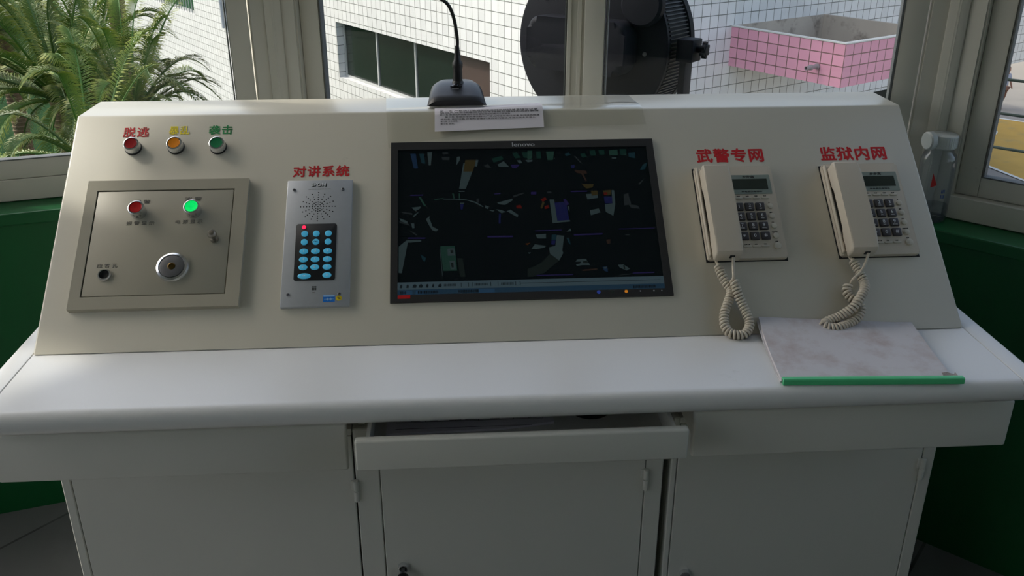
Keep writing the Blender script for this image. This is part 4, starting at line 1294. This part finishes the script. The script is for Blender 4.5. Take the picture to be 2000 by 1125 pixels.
lathe(bm, [(0.0036, -0.002), (0.0075, 0.004), (0.0085, 0.010), (0.0085, 0.040), (0.0070, 0.047), (0.003, 0.050), (0, 0.0505)], 24, mm, close=False)
obj('microphone_head', bm, M['mic'], mi)

# ------------------------------------------------------------------ clear folder with a green spine on the worktop
nb = empty('report_folder', T(1.250, -0.1750, ZD+0.0006) @ RZ(math.radians(-2.9)), 'worn white report folder with a green slide spine lying on the worktop', 'folder')
def lift(x, y): # far edge curls up at its left end
    t = max(0, (y-0.05)/0.16)
    return 0.020*t*t*(1-0.75*min(1, x/0.26))
def slab(z0, z1, x0, x1, y0, y1, skew):
    bm = BM()
    nx, ny = 14, 12
    g = {}
    for zi, z in enumerate((z0, z1)):
        for j in range(ny+1):
            for i in range(nx+1):
                a, b = i/nx, j/ny
                x = x0+(x1-x0)*a + skew*b; y = y0+(y1-y0)*b
                g[zi, i, j] = bm.verts.new((x, y, z+lift(x, y)))
    for j in range(ny):
        for i in range(nx):
            for zi in (0, 1): bm.faces.new((g[zi, i, j], g[zi, i+1, j], g[zi, i+1, j+1], g[zi, i, j+1]))
    for i in range(nx):
        for j in (0, ny): bm.faces.new((g[0, i, j], g[0, i+1, j], g[1, i+1, j], g[1, i, j]))
    for j in range(ny):
        for i in (0, nx): bm.faces.new((g[0, i, j], g[0, i, j+1], g[1, i, j+1], g[1, i, j]))
    return bm
obj('back_cover', slab(0.0, 0.0012, 0.0, 0.286, 0.004, 0.200, 0.010), M['pages'], nb)
obj('page_block', slab(0.0013, 0.0062, 0.002, 0.280, 0.004, 0.197, 0.011), M['pages'], nb)
obj('front_cover', slab(0.0063, 0.0076, 0.001, 0.282, 0.002, 0.199, 0.012), M['paperpink'], nb)
bm = BM()
prism(bm, [(-0.006, -0.0005), (-0.006, 0.0080), (-0.004, 0.0100), (0.004, 0.0100), (0.0055, 0.0088), (0.0055, 0.0076), (-0.003, 0.0076), (-0.003, 0.0004), (0.0055, 0.0004), (0.0055, -0.0005)], 0.002, 0.298, Matrix(((0, 0, 1, 0), (1, 0, 0, 0), (0, 1, 0, 0.0005), (0, 0, 0, 1))), 0.0004, 1)
obj('slide_spine', bm, M['greenspine'], nb, sharp=30)
bm = BM()
prism(bm, [(0.268, 0.004), (0.292, 0.004), (0.293, 0.020), (0.288, 0.013), (0.280, 0.020), (0.270, 0.018)], 0.0078, 0.0082)
obj('tape', bm, clear_mat('brown_tape', (0.75, 0.68, 0.60, 1), 0.6, 0.2, milk=0.3, milkcol=(0.5, 0.42, 0.36, 1)), nb, smooth=False)

# ------------------------------------------------------------------ clear water bottle on the window ledge
bt = empty('water_bottle', T(1.8005, 0.4620, ZSILL), 'clear plastic water bottle with a white screw cap standing on the window ledge', 'bottle')
bm = BM()
out = [(0.0, 0.004), (0.022, 0.002), (0.032, 0.0), (0.0365, 0.006), (0.0375, 0.018), (0.0375, 0.030), (0.0362, 0.033), (0.0375, 0.036), (0.0380, 0.125), (0.0374, 0.140), (0.0345, 0.151), (0.0285, 0.157), (0.0275, 0.160), (0.0275, 0.170)]
inn = [(r-0.0016, z+0.001) for r, z in reversed(out[1:-1])]
lathe(bm, out + [(0.0259, 0.170)] + inn + [(0, 0.0056)], 40, close=False)
bo = obj('bottle_body', bm, M['bottle'], bt, sharp=60)
bm = BM()
def onbody(a, z): return V((0.0386*math.cos(a), 0.0386*math.sin(a), z))
a0 = math.radians(-122)
for tri in (((-0.13, 0.083), (0.19, 0.090), (-0.10, 0.116)),):
    vs = [bm.verts.new(onbody(a0+a, z)) for a, z in tri]
    bm.faces.new(vs)
obj('red_mark', bm, mat('red_print', srgb(200, 40, 40), 0.5), bo, smooth=False, label='red triangle printed on the bottle')
bm = BM()
for a in (0.50, 0.58, 0.66):
    for z in (0.060, 0.072):
        bm.faces.new([bm.verts.new(onbody(a0+a+da, z+dz)) for da, dz in ((0, 0), (0.05, 0), (0.05, 0.008), (0, 0.008))])
obj('blue_print', bm, mat('blue_print', srgb(60, 90, 150), 0.5), bo, smooth=False)
bm = BM()
lathe(bm, [(0.0, 0.008), (0.0350, 0.008), (0.0352, 0.036), (0.0, 0.036)], 36, close=False)
obj('water', bm, clear_mat('water', (0.80, 0.84, 0.86, 1), 0.8, 0.02), bt, sharp=40)
bm = BM()
cyl(bm, 0.0310, 0.166, 0.196, 40, None, 0.003)
for i in range(36):
    a = 2*PI*i/36
    box(bm, 0.0305, 0.0316, -0.0011, 0.0011, 0.169, 0.192, m=RZ(a))
cp = obj('screw_cap', bm, M['cap'], bt, sharp=30)
bm = BM()
cyl(bm, 0.0200, -0.008, 0.008, 32, T(-0.034, -0.008, 0.183) @ RZ(0.2) @ RY(PI/2), 0.003)
box(bm, -0.034, -0.010, -0.014, -0.002, 0.190, 0.1985, 0.002)
obj('spout_lid', bm, M['cap'], cp, sharp=30)

# ------------------------------------------------------------------ searchlight on its yoke outside the front window
slm = T(1.137, 1.262, 1.068) @ RZ(math.radians(-37)) @ RX(math.radians(-2))       # X across, Y along the beam (away), Z up
se = empty('searchlight', T(1.146, 1.262, 0), 'large black drum searchlight on a yoke outside the middle window', 'searchlight')
toY = RX(-PI/2)         # lathe axis Z -> Y
R0, LD = 0.243, 0.145
bm = BM()
prof = [(0, -0.004), (R0*0.97, -0.004), (R0, 0.0), (R0, 0.012), (R0*0.985, 0.014)]
lathe(bm, prof + [(R0*0.985, LD), (R0*1.02, LD+0.004), (R0*1.02, LD+0.03), (R0*0.94, LD+0.03), (R0*0.9, LD+0.02), (0, LD+0.015)], 72, slm @ toY, close=False)
obj('drum', bm, M['lamp'], se, world=True)
bm = BM()
for i in range(140):
    a = 2*PI*i/140
    box(bm, R0*0.980, R0*1.008, -0.0018, 0.0018, 0.016, LD-0.002, m=slm @ toY @ RZ(a))
obj('cooling_fins', bm, M['lampfin'], se, world=True, smooth=False)
bm = BM()
prism(bm, rrect(-0.165, 0.150, -0.070, 0.078, 0.035, 6), 0.0, 0.085, slm @ RX(PI/2) @ T(0, 0, 0.003), 0.018, 4, capbev_only=True)
hsn = obj('rear_housing', bm, M['lamp'], se, world=True)
bm = BM()
lathe(bm, [(0.062, 0), (0.062, 0.022), (0.055, 0.030), (0.010, 0.033), (0, 0.033)], 40, slm @ T(0.165, -0.004, 0.125) @ RX(PI/2), close=False)
obj('focus_knob', bm, M['lamp'], se, world=True)
for x, z in ((-0.158, 0.125), (-0.195, -0.060), (0.175, -0.010), (0.10, -0.185), (-0.06, 0.20)):
    bm = BM()
    lathe(bm, [(0.0065, 0), (0.0060, 0.004), (0.0040, 0.006), (0, 0.006)], 16, slm @ T(x, -0.003, z) @ RX(PI/2), close=False)
    obj('bolt', bm, M['steelgrey'], se, world=True)
# yoke: two arms, cross bar and post down to the balcony
for s in (1,):
    bm = BM()
    box(bm, R0+0.021, R0+0.041, 0.035, 0.085, -0.36, 0.035, 0.003, m=slm)
    ya = obj('yoke_arm', bm, M['lamp'], se, world=True)
    bm = BM()
    box(bm, R0+0.012, R0+0.062, 0.025, 0.092, -0.026, 0.036, 0.004, m=slm)
    obj('clamp_block', bm, M['lamp'], ya, world=True)
    bm = BM()
    m_ = slm @ T(R0+0.062, 0.060, 0.008) @ RY(PI/2)
    lathe(bm, [(0.009, -0.002), (0.009, 0.012), (0.015, 0.014), (0.018, 0.018), (0.018, 0.025), (0.014, 0.029), (0, 0.030)], 20, m_, close=False)
    for i in range(6): cyl(bm, 0.0055, 0.014, 0.027, 10, m_ @ RZ(i*PI/3) @ T(0.0175, 0, 0))
    obj('clamp_knob', bm, M['lamp'], ya, world=True)
bm = BM()
box(bm, -0.035, R0+0.041, 0.035, 0.085, -0.385, -0.36, 0.003, m=slm)
obj('yoke_bar', bm, M['lamp'], se, world=True)
bm = BM()
p = slm @ V((0, 0.06, 0))
cyl(bm, 0.035, 0.012, 0.686, 24, T(p.x, p.y, 0))
cyl(bm, 0.110, 0.0, 0.014, 32, T(p.x, p.y, 0), 0.003)
obj('pedestal', bm, M['lamp'], se, world=True)

# ------------------------------------------------------------------ guard rails outside the right-hand window
mR = side_m(1)
gr = empty('guard_rail', mR @ T(side_len/2, 0.30, 0), 'dark horizontal guard rails outside the window on the right', 'railing')
for z in (1.073, 0.992, 0.909, 0.826):
    bm = BM()
    m_ = mR @ T(0.0, 0.30, z)
    rod(bm, m_ @ V((-0.02, 0, 0)), m_ @ V((side_len-0.05, 0, 0)), 0.0036, 12)
    obj('rail', bm, M['rail'], gr, world=True)
for x in (-0.02, side_len-0.05):
    bm = BM()
    box(bm, x-0.012, x+0.012, 0.288, 0.312, 0.0, 1.10, 0.002, m=mR)
    obj('post', bm, M['rail'], gr, world=True)

# ------------------------------------------------------------------ ground, yard and court far below
G, GL = -7.3, -8.8
bm = BM()
bm.faces.new([bm.verts.new(p) for p in ((-120, -60, GL), (120, -60, GL), (120, 160, GL), (-120, 160, GL))])
obj('ground', bm, M['grass'], kind='structure', smooth=False)
bm = BM()
prism(bm, [(5.2, -20), (70, -20), (70, 70), (40, 70), (26.0, 45.0), (13.5, 25.0), (5.2, 18.8)], GL, G+0.02)
obj('yard', bm, M['yard'], kind='structure', smooth=False)
bm = BM()
prism(bm, [(17.0, 27.6+2.3), (18.50, 27.41), (18.83, 25.57), (27, 16.5), (34, 23), (23.23, 32.99), (22.49, 33.71), (20.6, 35.5)], G+0.02, G+0.04)
ct = obj('basketball_court', bm, M['court'], smooth=False, label='yellow painted court in the yard below the right window', cat='court', kind='structure')
def stroke(bm, pts, wd, z0, z1):
    P = [V((x, y, 0)) for x, y in pts]
    n = len(P)
    l, r = [], []
    for i in range(n):
        t = (P[min(i+1, n-1)]-P[max(i-1, 0)]).normalized()
        q = V((-t.y, t.x, 0))*wd/2
        l.append(P[i]+q); r.append(P[i]-q)
    a = [[bm.verts.new((p.x, p.y, z)) for p in s] for s in (l, r) for z in (z1,)]
    for i in range(n-1): bm.faces.new((a[0][i], a[0][i+1], a[1][i+1], a[1][i]))
bm = BM()
stroke(bm, [(20.6, 35.5), (22.49, 33.71), (23.23, 32.99), (34, 23)], 0.16, 0, G+0.046)
stroke(bm, [(17.0, 29.9), (18.5, 27.41), (18.83, 25.57), (27, 16.5)], 0.16, 0, G+0.046)
cx_, cy_ = 19.9, 32.3
stroke(bm, [(cx_+1.55*math.cos(a*PI/24), cy_+1.55*math.sin(a*PI/24)) for a in range(49)], 0.14, 0, G+0.047)
obj('court_marking', bm, M['line'], ct, smooth=False)

# white boundary wall with barred windows beyond the yard
fd = (V((31.79, 47.42, 0)) - V((31.4576, 48.234, 0))).normalized()
fa = math.atan2(fd.y, fd.x)
bmw = T(31.4576, 48.234, G) @ RZ(fa)
fb = empty('far_building', bmw, 'white meshed building wall with a barred window strip beyond the yard', 'building')
bm = BM()
def uvwall(bm, x0, x1, z0, z1, y0, y1, m, mi=0):
    pass
prism(bm, [(-14, 0), (26, 0), (26, 2.64), (-14, 2.64)], -0.4, 0.0, RX(PI/2))
uvset(bm, lambda c, f: (c.x, c.z))
obj('wall', bm, M['meshwall'], fb, smooth=False)
bm = BM()
prism(bm, [(-14, 2.64), (26, 2.64), (26, 8.5), (-14, 8.5)], -0.9, -0.6, RX(PI/2))
obj('window_strip', bm, M['winglass'], fb, smooth=False)
bm = BM()
for i in range(200): rod(bm, (-14+i*0.2, 0.2, 2.64), (-14+i*0.2, 0.2, 8.5), 0.018, 6)
for z in (3.6, 4.6, 5.6, 6.6, 7.6): box(bm, -14, 26, 0.18, 0.22, z, z+0.05)
obj('window_bars', bm, M['winframe'], fb, smooth=False)

# ------------------------------------------------------------------ the white-tiled building
K = V((3.6423, 17.9992, 0))
dl = V((-0.5277, 0.8495, 0)); dr_ = V((0.8495, 0.5277, 0))
# frames: X along the wall, Y into the building, Z up (world heights)
mL = Matrix(((dl.x, dr_.x, 0, K.x), (dl.y, dr_.y, 0, K.y), (0, 0, 1, 0), (0, 0, 0, 1)))
mRt = Matrix(((dr_.x, dl.x, 0, K.x), (dr_.y, dl.y, 0, K.y), (0, 0, 1, 0), (0, 0, 0, 1)))
bd = empty('tiled_building', T(K.x, K.y, G), 'building clad in white square tiles outside the middle window', 'building')
ZT = 5.0
def wall_holes(xs, zs, skip, y0=0.0, y1=0.35):
    bm = BM()
    for i in range(len(xs)-1):
        for j in range(len(zs)-1):
            if (i, j) in skip: continue
            x0, x1, z0, z1 = xs[i], xs[i+1], zs[j], zs[j+1]
            bm.faces.new([bm.verts.new(p) for p in ((x0, y0, z0), (x1, y0, z0), (x1, y0, z1), (x0, y0, z1))])
    for i, j in skip:
        x0, x1, z0, z1 = xs[i], xs[i+1], zs[j], zs[j+1]
        for q in (((x0, y0, z0), (x0, y1, z0), (x0, y1, z1), (x0, y0, z1)), ((x1, y0, z0), (x1, y1, z0), (x1, y1, z1), (x1, y0, z1)),
                  ((x0, y0, z0), (x1, y0, z0), (x1, y1, z0), (x0, y1, z0)), ((x0, y0, z1), (x1, y0, z1), (x1, y1, z1), (x0, y1, z1))):
            bm.faces.new([bm.verts.new(p) for p in q])
    def uv(c, f):
        n = f.normal
        if abs(n.y) > 0.7: return (c.x, c.z)
        if abs(n.x) > 0.7: return (c.y, c.z)
        return (c.x, c.y)
    bm.normal_update()
    uvset(bm, uv)
    bmesh.ops.remove_doubles(bm, verts=bm.verts, dist=1e-5)
    return bm
WX0, WX1, WZ0, WZ1 = 3.65, 12.05, -4.28, -2.58
FX0, FX1, FZ0, FZ1 = 25.75, 33.0, -3.86, -1.2
bm = wall_holes([0, WX0, WX1, FX0, FX1, 60], [G, WZ0, FZ0, WZ1, FZ1, ZT], [])
bm.free()
bm = wall_holes([0, WX0, WX1, 18], [GL, WZ0, WZ1, ZT], [(1, 1)], y1=0.30)
b2 = wall_holes([18, FX0, FX1, 60], [GL, FZ0, FZ1, ZT], [(1, 1)], y1=0.22)
tmp = bpy.data.meshes.new('t')
b2.to_mesh(tmp); b2.free()
bm.from_mesh(tmp)
bpy.data.meshes.remove(tmp)
bm.transform(mL)
obj('side_wall', bm, M['whitetile'], bd, world=True, smooth=False)
bm = BM()
for q in (((0, 0, -3.93), (19, 0, -3.93), (19, 0, ZT), (0, 0, ZT)), ((0, 0, -3.93), (19, 0, -3.93), (19, 1.6, -3.93), (0, 1.6, -3.93))):
    bm.faces.new([bm.verts.new(p) for p in q])
bm.normal_update()
uvset(bm, lambda c, f: (c.x, c.z if abs(f.normal.y) > 0.5 else c.y))
bm.transform(mRt)
obj('end_wall', bm, M['whitetile'], bd, world=True, smooth=False)
bm = BM()
box(bm, 0.4, 19, 1.6, 1.8, G, -3.93, m=mRt)
obj('lower_storey', bm, M['darkroom'], bd, world=True, smooth=False)
bm = BM()
prism(bm, [(0, 0.02), (60, 0.02), (60, 19), (0.0, 19)], ZT, ZT+0.2, mL)
obj('roof', bm, M['concrete'], bd, world=True, smooth=False)
# window strip in the side wall
def wframe(x0, x1, z0, z1, y, splits, wd):
    bm = BM()
    box(bm, x0, x1, y-0.04, y+0.04, z0, z0+wd, m=mL); box(bm, x0, x1, y-0.04, y+0.04, z1-wd, z1, m=mL)
    for x in splits: box(bm, x-wd/2, x+wd/2, y-0.045, y+0.045, z0, z1, m=mL)
    return bm
wn = obj('window', wframe(WX0, WX1, WZ0, WZ1, 0.26, (7.62, 9.85, 11.98), 0.07), M['winframe'], bd, world=True, smooth=False)
bm = BM()
box(bm, 5.28, WX1, 0.255, 0.275, WZ0, WZ1, m=mL)
obj('pane', bm, M['winglass'], wn, world=True, smooth=False)
bm = BM()
box(bm, WX0, 5.28, 0.20, 0.27, WZ0, WZ1, m=mL)
obj('brown_board', bm, M['board'], wn, world=True, smooth=False, label='brown board closing the end of the window')
bm = BM()
x = 5.4
while x < 12.0:
    rod(bm, mL @ V((x, 0.29, WZ0)), mL @ V((x, 0.29, WZ1)), 0.012, 6)
    x += 0.16
obj('window_bars', bm, mat('green_bars', (0.03, 0.09, 0.05), 0.5), wn, world=True, smooth=False)
wn = obj('window', wframe(FX0, FX1, FZ0, FZ1, 0.16, (FX0+0.1, 28.2, 30.6), 0.12), M['winframe'], bd, world=True, smooth=False)
bm = BM()
box(bm, FX0, FX1, 0.16, 0.18, FZ0, FZ1, m=mL)
obj('pane', bm, mat('green_window_glass', (0.035, 0.10, 0.05), 0.15), wn, world=True, smooth=False)
bm = BM()
x = FX0+0.1
while x < FX1:
    rod(bm, mL @ V((x, 0.06, FZ0)), mL @ V((x, 0.06, FZ1)), 0.02, 6)
    x += 0.36
obj('window_bars', bm, M['winframe'], wn, world=True, smooth=False)
bm = BM()
rod(bm, mL @ V((22.0, -0.10, -3.95)), mL @ V((22.0, -0.10, ZT)), 0.075, 14)
for z in (-3.0, -1.0, 1.0, 3.0): cyl(bm, 0.092, z, z+0.07, 14, mL @ T(22.0, -0.10, 0))
obj('drainpipe', bm, mat('grey_pipe', (0.40, 0.42, 0.46), 0.5), bd, world=True)
bm = BM()
cyl(bm, 0.02, -6.2, ZT, 8, mRt @ T(2.42, -0.06, 0))
obj('white_conduit', bm, M['whitewall'], bd, world=True)

# pink-tiled canopy on the end wall
cn = empty('entrance_canopy', mRt @ T(6.05, -1.5, -2.56), 'pink tiled concrete canopy with an open stained top, projecting from the white wall', 'canopy')
cs0, cs1, ce, cz0, cz1, th = 4.33, 7.78, 3.12, -2.56, -1.66, 0.10
bm = BM()
for (x0, x1, y0, y1) in ((cs0, cs0+th, -ce, 0.0), (cs0+th, cs1-th, -ce, -ce+th)):
    box(bm, x0, x1, y0, y1, cz0, cz1)
box(bm, cs1-th, cs1, -ce, 0.0, cz0, cz1+0.02)
bmesh.ops.recalc_face_normals(bm, faces=bm.faces)
bm.normal_update()
def cuv(c, f):
    if abs(f.normal.y) > 0.7: return (c.x-cs0, c.z-cz1+0.94)
    if abs(f.normal.x) > 0.7: return (c.y+ce, c.z-cz1+0.94)
    return (c.x-cs0, c.y)
uvset(bm, cuv)
for f in bm.faces:
    c = f.calc_center_median()
    outer = (f.normal.x < -0.7 and c.x < cs0+0.01) or (f.normal.y < -0.7 and c.y < -ce+0.01)
    f.material_index = 0 if outer else 1
bm.transform(mRt)
obj('parapet', bm, [M['pinktile'], M['stained']], cn, world=True, smooth=False)
bm = BM()
box(bm, cs0+0.002, cs1-0.002, -ce+0.002, 0.0, cz0+0.002, cz0+0.22, m=mRt)
obj('slab', bm, M['stained'], cn, world=True, smooth=False)
bm = BM()
box(bm, cs0-0.015, cs0+th+0.01, -ce-0.015, 0.0, cz1, cz1+0.025, m=mRt)
box(bm, cs0+th+0.01, cs1, -ce-0.015, -ce+th+0.01, cz1, cz1+0.025, m=mRt)
obj('coping', bm, M['whitewall'], cn, world=True, smooth=False)
bm = BM()
box(bm, cs0+th, cs1-th, -0.03, -0.001, cz0+0.2, cz1+0.02, m=mRt)
obj('back_upstand', bm, M['stained'], cn, world=True, smooth=False)
bm = BM()
m_ = mRt @ T(cs0, -ce+0.62, cz0+0.36) @ RY(-PI/2)
lathe(bm, [(0.045, -0.05), (0.045, 0.40), (0.032, 0.40), (0.032, 0.02), (0, 0.02)], 16, m_, close=False)
cyl(bm, 0.062, 0.02, 0.06, 16, m_)
cyl(bm, 0.060, 0.22, 0.27, 16, m_)
obj('drain_spout', bm, mat('grey_spout', (0.32, 0.28, 0.28), 0.6), cn, world=True)

# ------------------------------------------------------------------ palms
def frond_mesh(L, arch, droop, seed, width=0.175):
    rn = random.Random(seed)
    bm = BM()
    lay = bm.verts.layers.float.new('tip')
    n = 46
    P = []
    for i in range(n+1):
        t = i/n
        P.append(V((L*(t - 0.16*droop*t*t*t), 0.05*L*math.sin(seed)*t*t, L*(arch*t - droop*t*t*0.55 - droop*0.40*t**4))))
    tube(bm, P, [0.030*(1-0.85*i/n)+0.003 for i in range(n+1)], 5)
    tip = []
    for i in range(4, n+1):
        t = i/n
        p = P[i]
        tg = (P[min(i+1, n)]-P[max(i-1, 0)]).normalized()
        sd = V((0, 0, 1)).cross(tg).normalized()
        up = tg.cross(sd)
        ll = L*width*(math.sin(PI*min(1, (t-0.06)*1.02))**0.55*0.85+0.15)*(1.0 if t < 0.8 else 1-0.5*(t-0.8)/0.2)
        for s in (-1, 1):
            for sub in (0, 0.5):
                q = p + tg*(L/n*sub)
                l2 = ll*rn.uniform(0.85, 1.1)
                d = (sd*s*0.95 + tg*(0.30+0.35*t) + up*rn.uniform(0.20, 0.45)).normalized()
                e1 = q + d*l2*0.55
                e2 = q + d*l2 - V((0, 0, l2*0.26))
                wv = tg.cross(up*0.3+sd*s).normalized()*0.006 + tg*0.0095
                a = bm.verts.new(q-wv*0.6); b = bm.verts.new(q+wv*0.6)
                c = bm.verts.new(e1+wv); dd = bm.verts.new(e1-wv); e = bm.verts.new(e2)
                bm.faces.new((a, b, c, dd)); bm.faces.new((dd, c, e))
                tip.append((e, min(1.0, 0.6+0.4*rn.random())))
                tip.append((c, 0.25)); tip.append((dd, 0.25))
    for v, f in tip: v[lay] = f
    me = bpy.data.meshes.new('frond')
    bm.to_mesh(me)
    bm.free()
    me.materials.append(M['leaf'])
    return me
FR = [frond_mesh(2.3, a, d, i) for i, (a, d) in enumerate(((0.95, 0.75), (0.70, 0.85), (0.40, 0.80), (1.35, 0.55), (0.10, 0.75), (0.75, 0.55)))]
def palm(x, y, zc, n, sc, label, seed, extra=()):
    rn = random.Random(seed)
    r = empty('palm_tree', T(x, y, GL), label, 'palm tree', 'palms on the lawn')
    bm = BM()
    h = zc-GL
    pr = [(0, 0), (0.30, 0)]
    k = max(6, int(h/0.12))
    for i in range(k):
        z = h*i/k
        rr_ = 0.19 + 0.10*math.exp(-z*1.5) + 0.05*(z/h)
        pr += [(rr_, z), (rr_+0.03, z+0.8*h/k)]
    pr += [(0.20, h), (0, h+0.1)]
    lathe(bm, pr, 14, close=False)
    obj('trunk', bm, M['trunk'], r, sharp=20)
    for i in range(n):
        t = i/n
        az = i*2.39996 + rn.uniform(-0.2, 0.2)
        if t < 0.25: kind, el = 3, rn.uniform(0.15, 0.45)
        elif t < 0.5: kind, el = 0, rn.uniform(0.0, 0.30)
        elif t < 0.8: kind, el = rn.choice((1, 5)), rn.uniform(-0.15, 0.15)
        else: kind, el = rn.choice((2, 4)), rn.uniform(-0.25, 0.05)
        o = bpy.data.objects.new('frond', FR[kind])
        COL.objects.link(o)
        o.parent = r
        o.matrix_local = T(0, 0, h) @ RZ(az) @ T(0.10, 0, 0) @ RY(-el) @ RX(rn.uniform(-0.3, 0.3)) @ Matrix.Scale(sc*rn.uniform(0.85, 1.12), 4)
    for az, el, kind, s in extra:
        o = bpy.data.objects.new('frond', FR[kind])
        COL.objects.link(o)
        o.parent = r
        o.matrix_local = T(0, 0, h) @ RZ(az) @ T(0.10, 0, 0) @ RY(-el) @ Matrix.Scale(sc*s, 4)
    return r
palm(-7.30, 18.3, -2.75, 44, 1.0, 'wide bushy palm filling the middle of the left window', 1)
palm(-5.75, 17.7, -2.95, 36, 0.85, 'small palm whose fronds rise just above the console corner', 2, [(-0.1, 0.30, 1, 1.05), (0.25, 0.05, 5, 0.95), (1.2, 0.5, 3, 1.0), (-1.9, 0.4, 3, 0.95), (2.6, 0.5, 0, 1.0), (-0.6, 0.1, 0, 1.0)])
palm(-7.77, 21.7, -2.45, 36, 0.95, 'palm growing between the wide bushy palm and the tall bare trunk', 8)
palm(-12.3, 27.2, -2.60, 44, 1.15, 'palm standing farther back at the top left of the view', 3)
palm(-5.9, 15.6, -3.35, 16, 0.90, 'low palm with drooping fronds nearest the left window', 4)
palm(-11.3, 21.2, -2.5, 30, 1.0, 'palm at the far left edge of the view', 5)
palm(-8.25, 25.3, 0.60, 26, 1.0, 'tall palm with a bare brown trunk beside the white wall', 6)

# ------------------------------------------------------------------ person walking in the yard
def skin_body(name, joints, edges, root, material, parent=None, sub=2):
    me = bpy.data.meshes.new(name)
    me.from_pydata([j[:3] for j in joints], edges, [])
    o = bpy.data.objects.new(name, me)
    COL.objects.link(o)
    md = o.modifiers.new('s', 'SKIN')
    md.use_smooth_shade = True
    for i, j in enumerate(joints):
        me.skin_vertices[0].data[i].radius = (j[3], j[3] if len(j) < 5 else j[4])
        me.skin_vertices[0].data[i].use_root = (i == root)
    ss = o.modifiers.new('u', 'SUBSURF')
    ss.levels = ss.render_levels = sub
    dg = bpy.context.evaluated_depsgraph_get()
    m2 = bpy.data.meshes.new_from_object(o.evaluated_get(dg))
    bpy.data.objects.remove(o)
    m2.materials.clear()
    m2.materials.append(material)
    m2.shade_smooth()
    o = bpy.data.objects.new(name, m2)
    COL.objects.link(o)
    if parent is not None: o.parent = parent
    return o
pe = empty('person', T(23.57, 35.32, G+0.02) @ RZ(math.radians(200)), 'person in a pale shirt and brown trousers walking across the yard', 'person')
J = [(0, 0, 0.92, 0.13, 0.10), (0, 0, 1.10, 0.125, 0.09), (0, 0.0, 1.30, 0.15, 0.10), (0, 0, 1.43, 0.09, 0.08), (0, 0.01, 1.50, 0.052), (0, 0.03, 1.58, 0.078, 0.09), (0, 0.03, 1.67, 0.082, 0.095), (0, 0.02, 1.72, 0.05),
     (0.17, 0, 1.40, 0.058), (0.21, -0.06, 1.14, 0.044), (0.21, 0.03, 0.90, 0.032), (0.21, 0.06, 0.81, 0.034), (-0.17, 0, 1.40, 0.058), (-0.21, 0.05, 1.14, 0.044), (-0.20, 0.16, 0.93, 0.032), (-0.20, 0.20, 0.85, 0.034),
     (0.095, 0, 0.84, 0.085), (0.10, 0.10, 0.48, 0.058), (0.10, 0.04, 0.09, 0.040), (0.10, 0.17, 0.035, 0.032), (-0.095, 0, 0.84, 0.085), (-0.10, -0.02, 0.48, 0.058), (-0.10, -0.16, 0.10, 0.040), (-0.10, -0.05, 0.03, 0.032)]
E_ = [(0, 1), (1, 2), (2, 3), (3, 4), (4, 5), (5, 6), (6, 7), (3, 8), (8, 9), (9, 10), (10, 11), (3, 12), (12, 13), (13, 14), (14, 15), (0, 16), (16, 17), (17, 18), (18, 19), (0, 20), (20, 21), (21, 22), (22, 23)]
skin_body('body', J, E_, 0, M['skin'], pe)
idx = [0, 1, 2, 3, 8, 9, 12, 13]
re = {k_: i for i, k_ in enumerate(idx)}
skin_body('shirt', [tuple(J[i][:3]) + tuple(q*1.14 for q in J[i][3:]) for i in idx], [(re[a], re[b]) for a, b in E_ if a in re and b in re], 0, M['shirt'], pe)
idx = [0, 16, 17, 18, 20, 21, 22]
re = {k_: i for i, k_ in enumerate(idx)}
skin_body('trousers', [tuple(J[i][:3]) + tuple(q*1.18 for q in J[i][3:]) for i in idx], [(re[a], re[b]) for a, b in E_ if a in re and b in re], 0, M['trousers'], pe)
bm = BM()
bmesh.ops.create_uvsphere(bm, u_segments=16, v_segments=10, radius=0.098, matrix=T(0, 0.012, 1.665) @ Matrix.Diagonal((0.92, 1.05, 0.95, 1)))
bmesh.ops.delete(bm, geom=[v for v in bm.verts if v.co.z < 1.63 or (v.co.y > 0.075 and v.co.z < 1.70)], context='VERTS')
obj('hair', bm, M['hair'], pe)
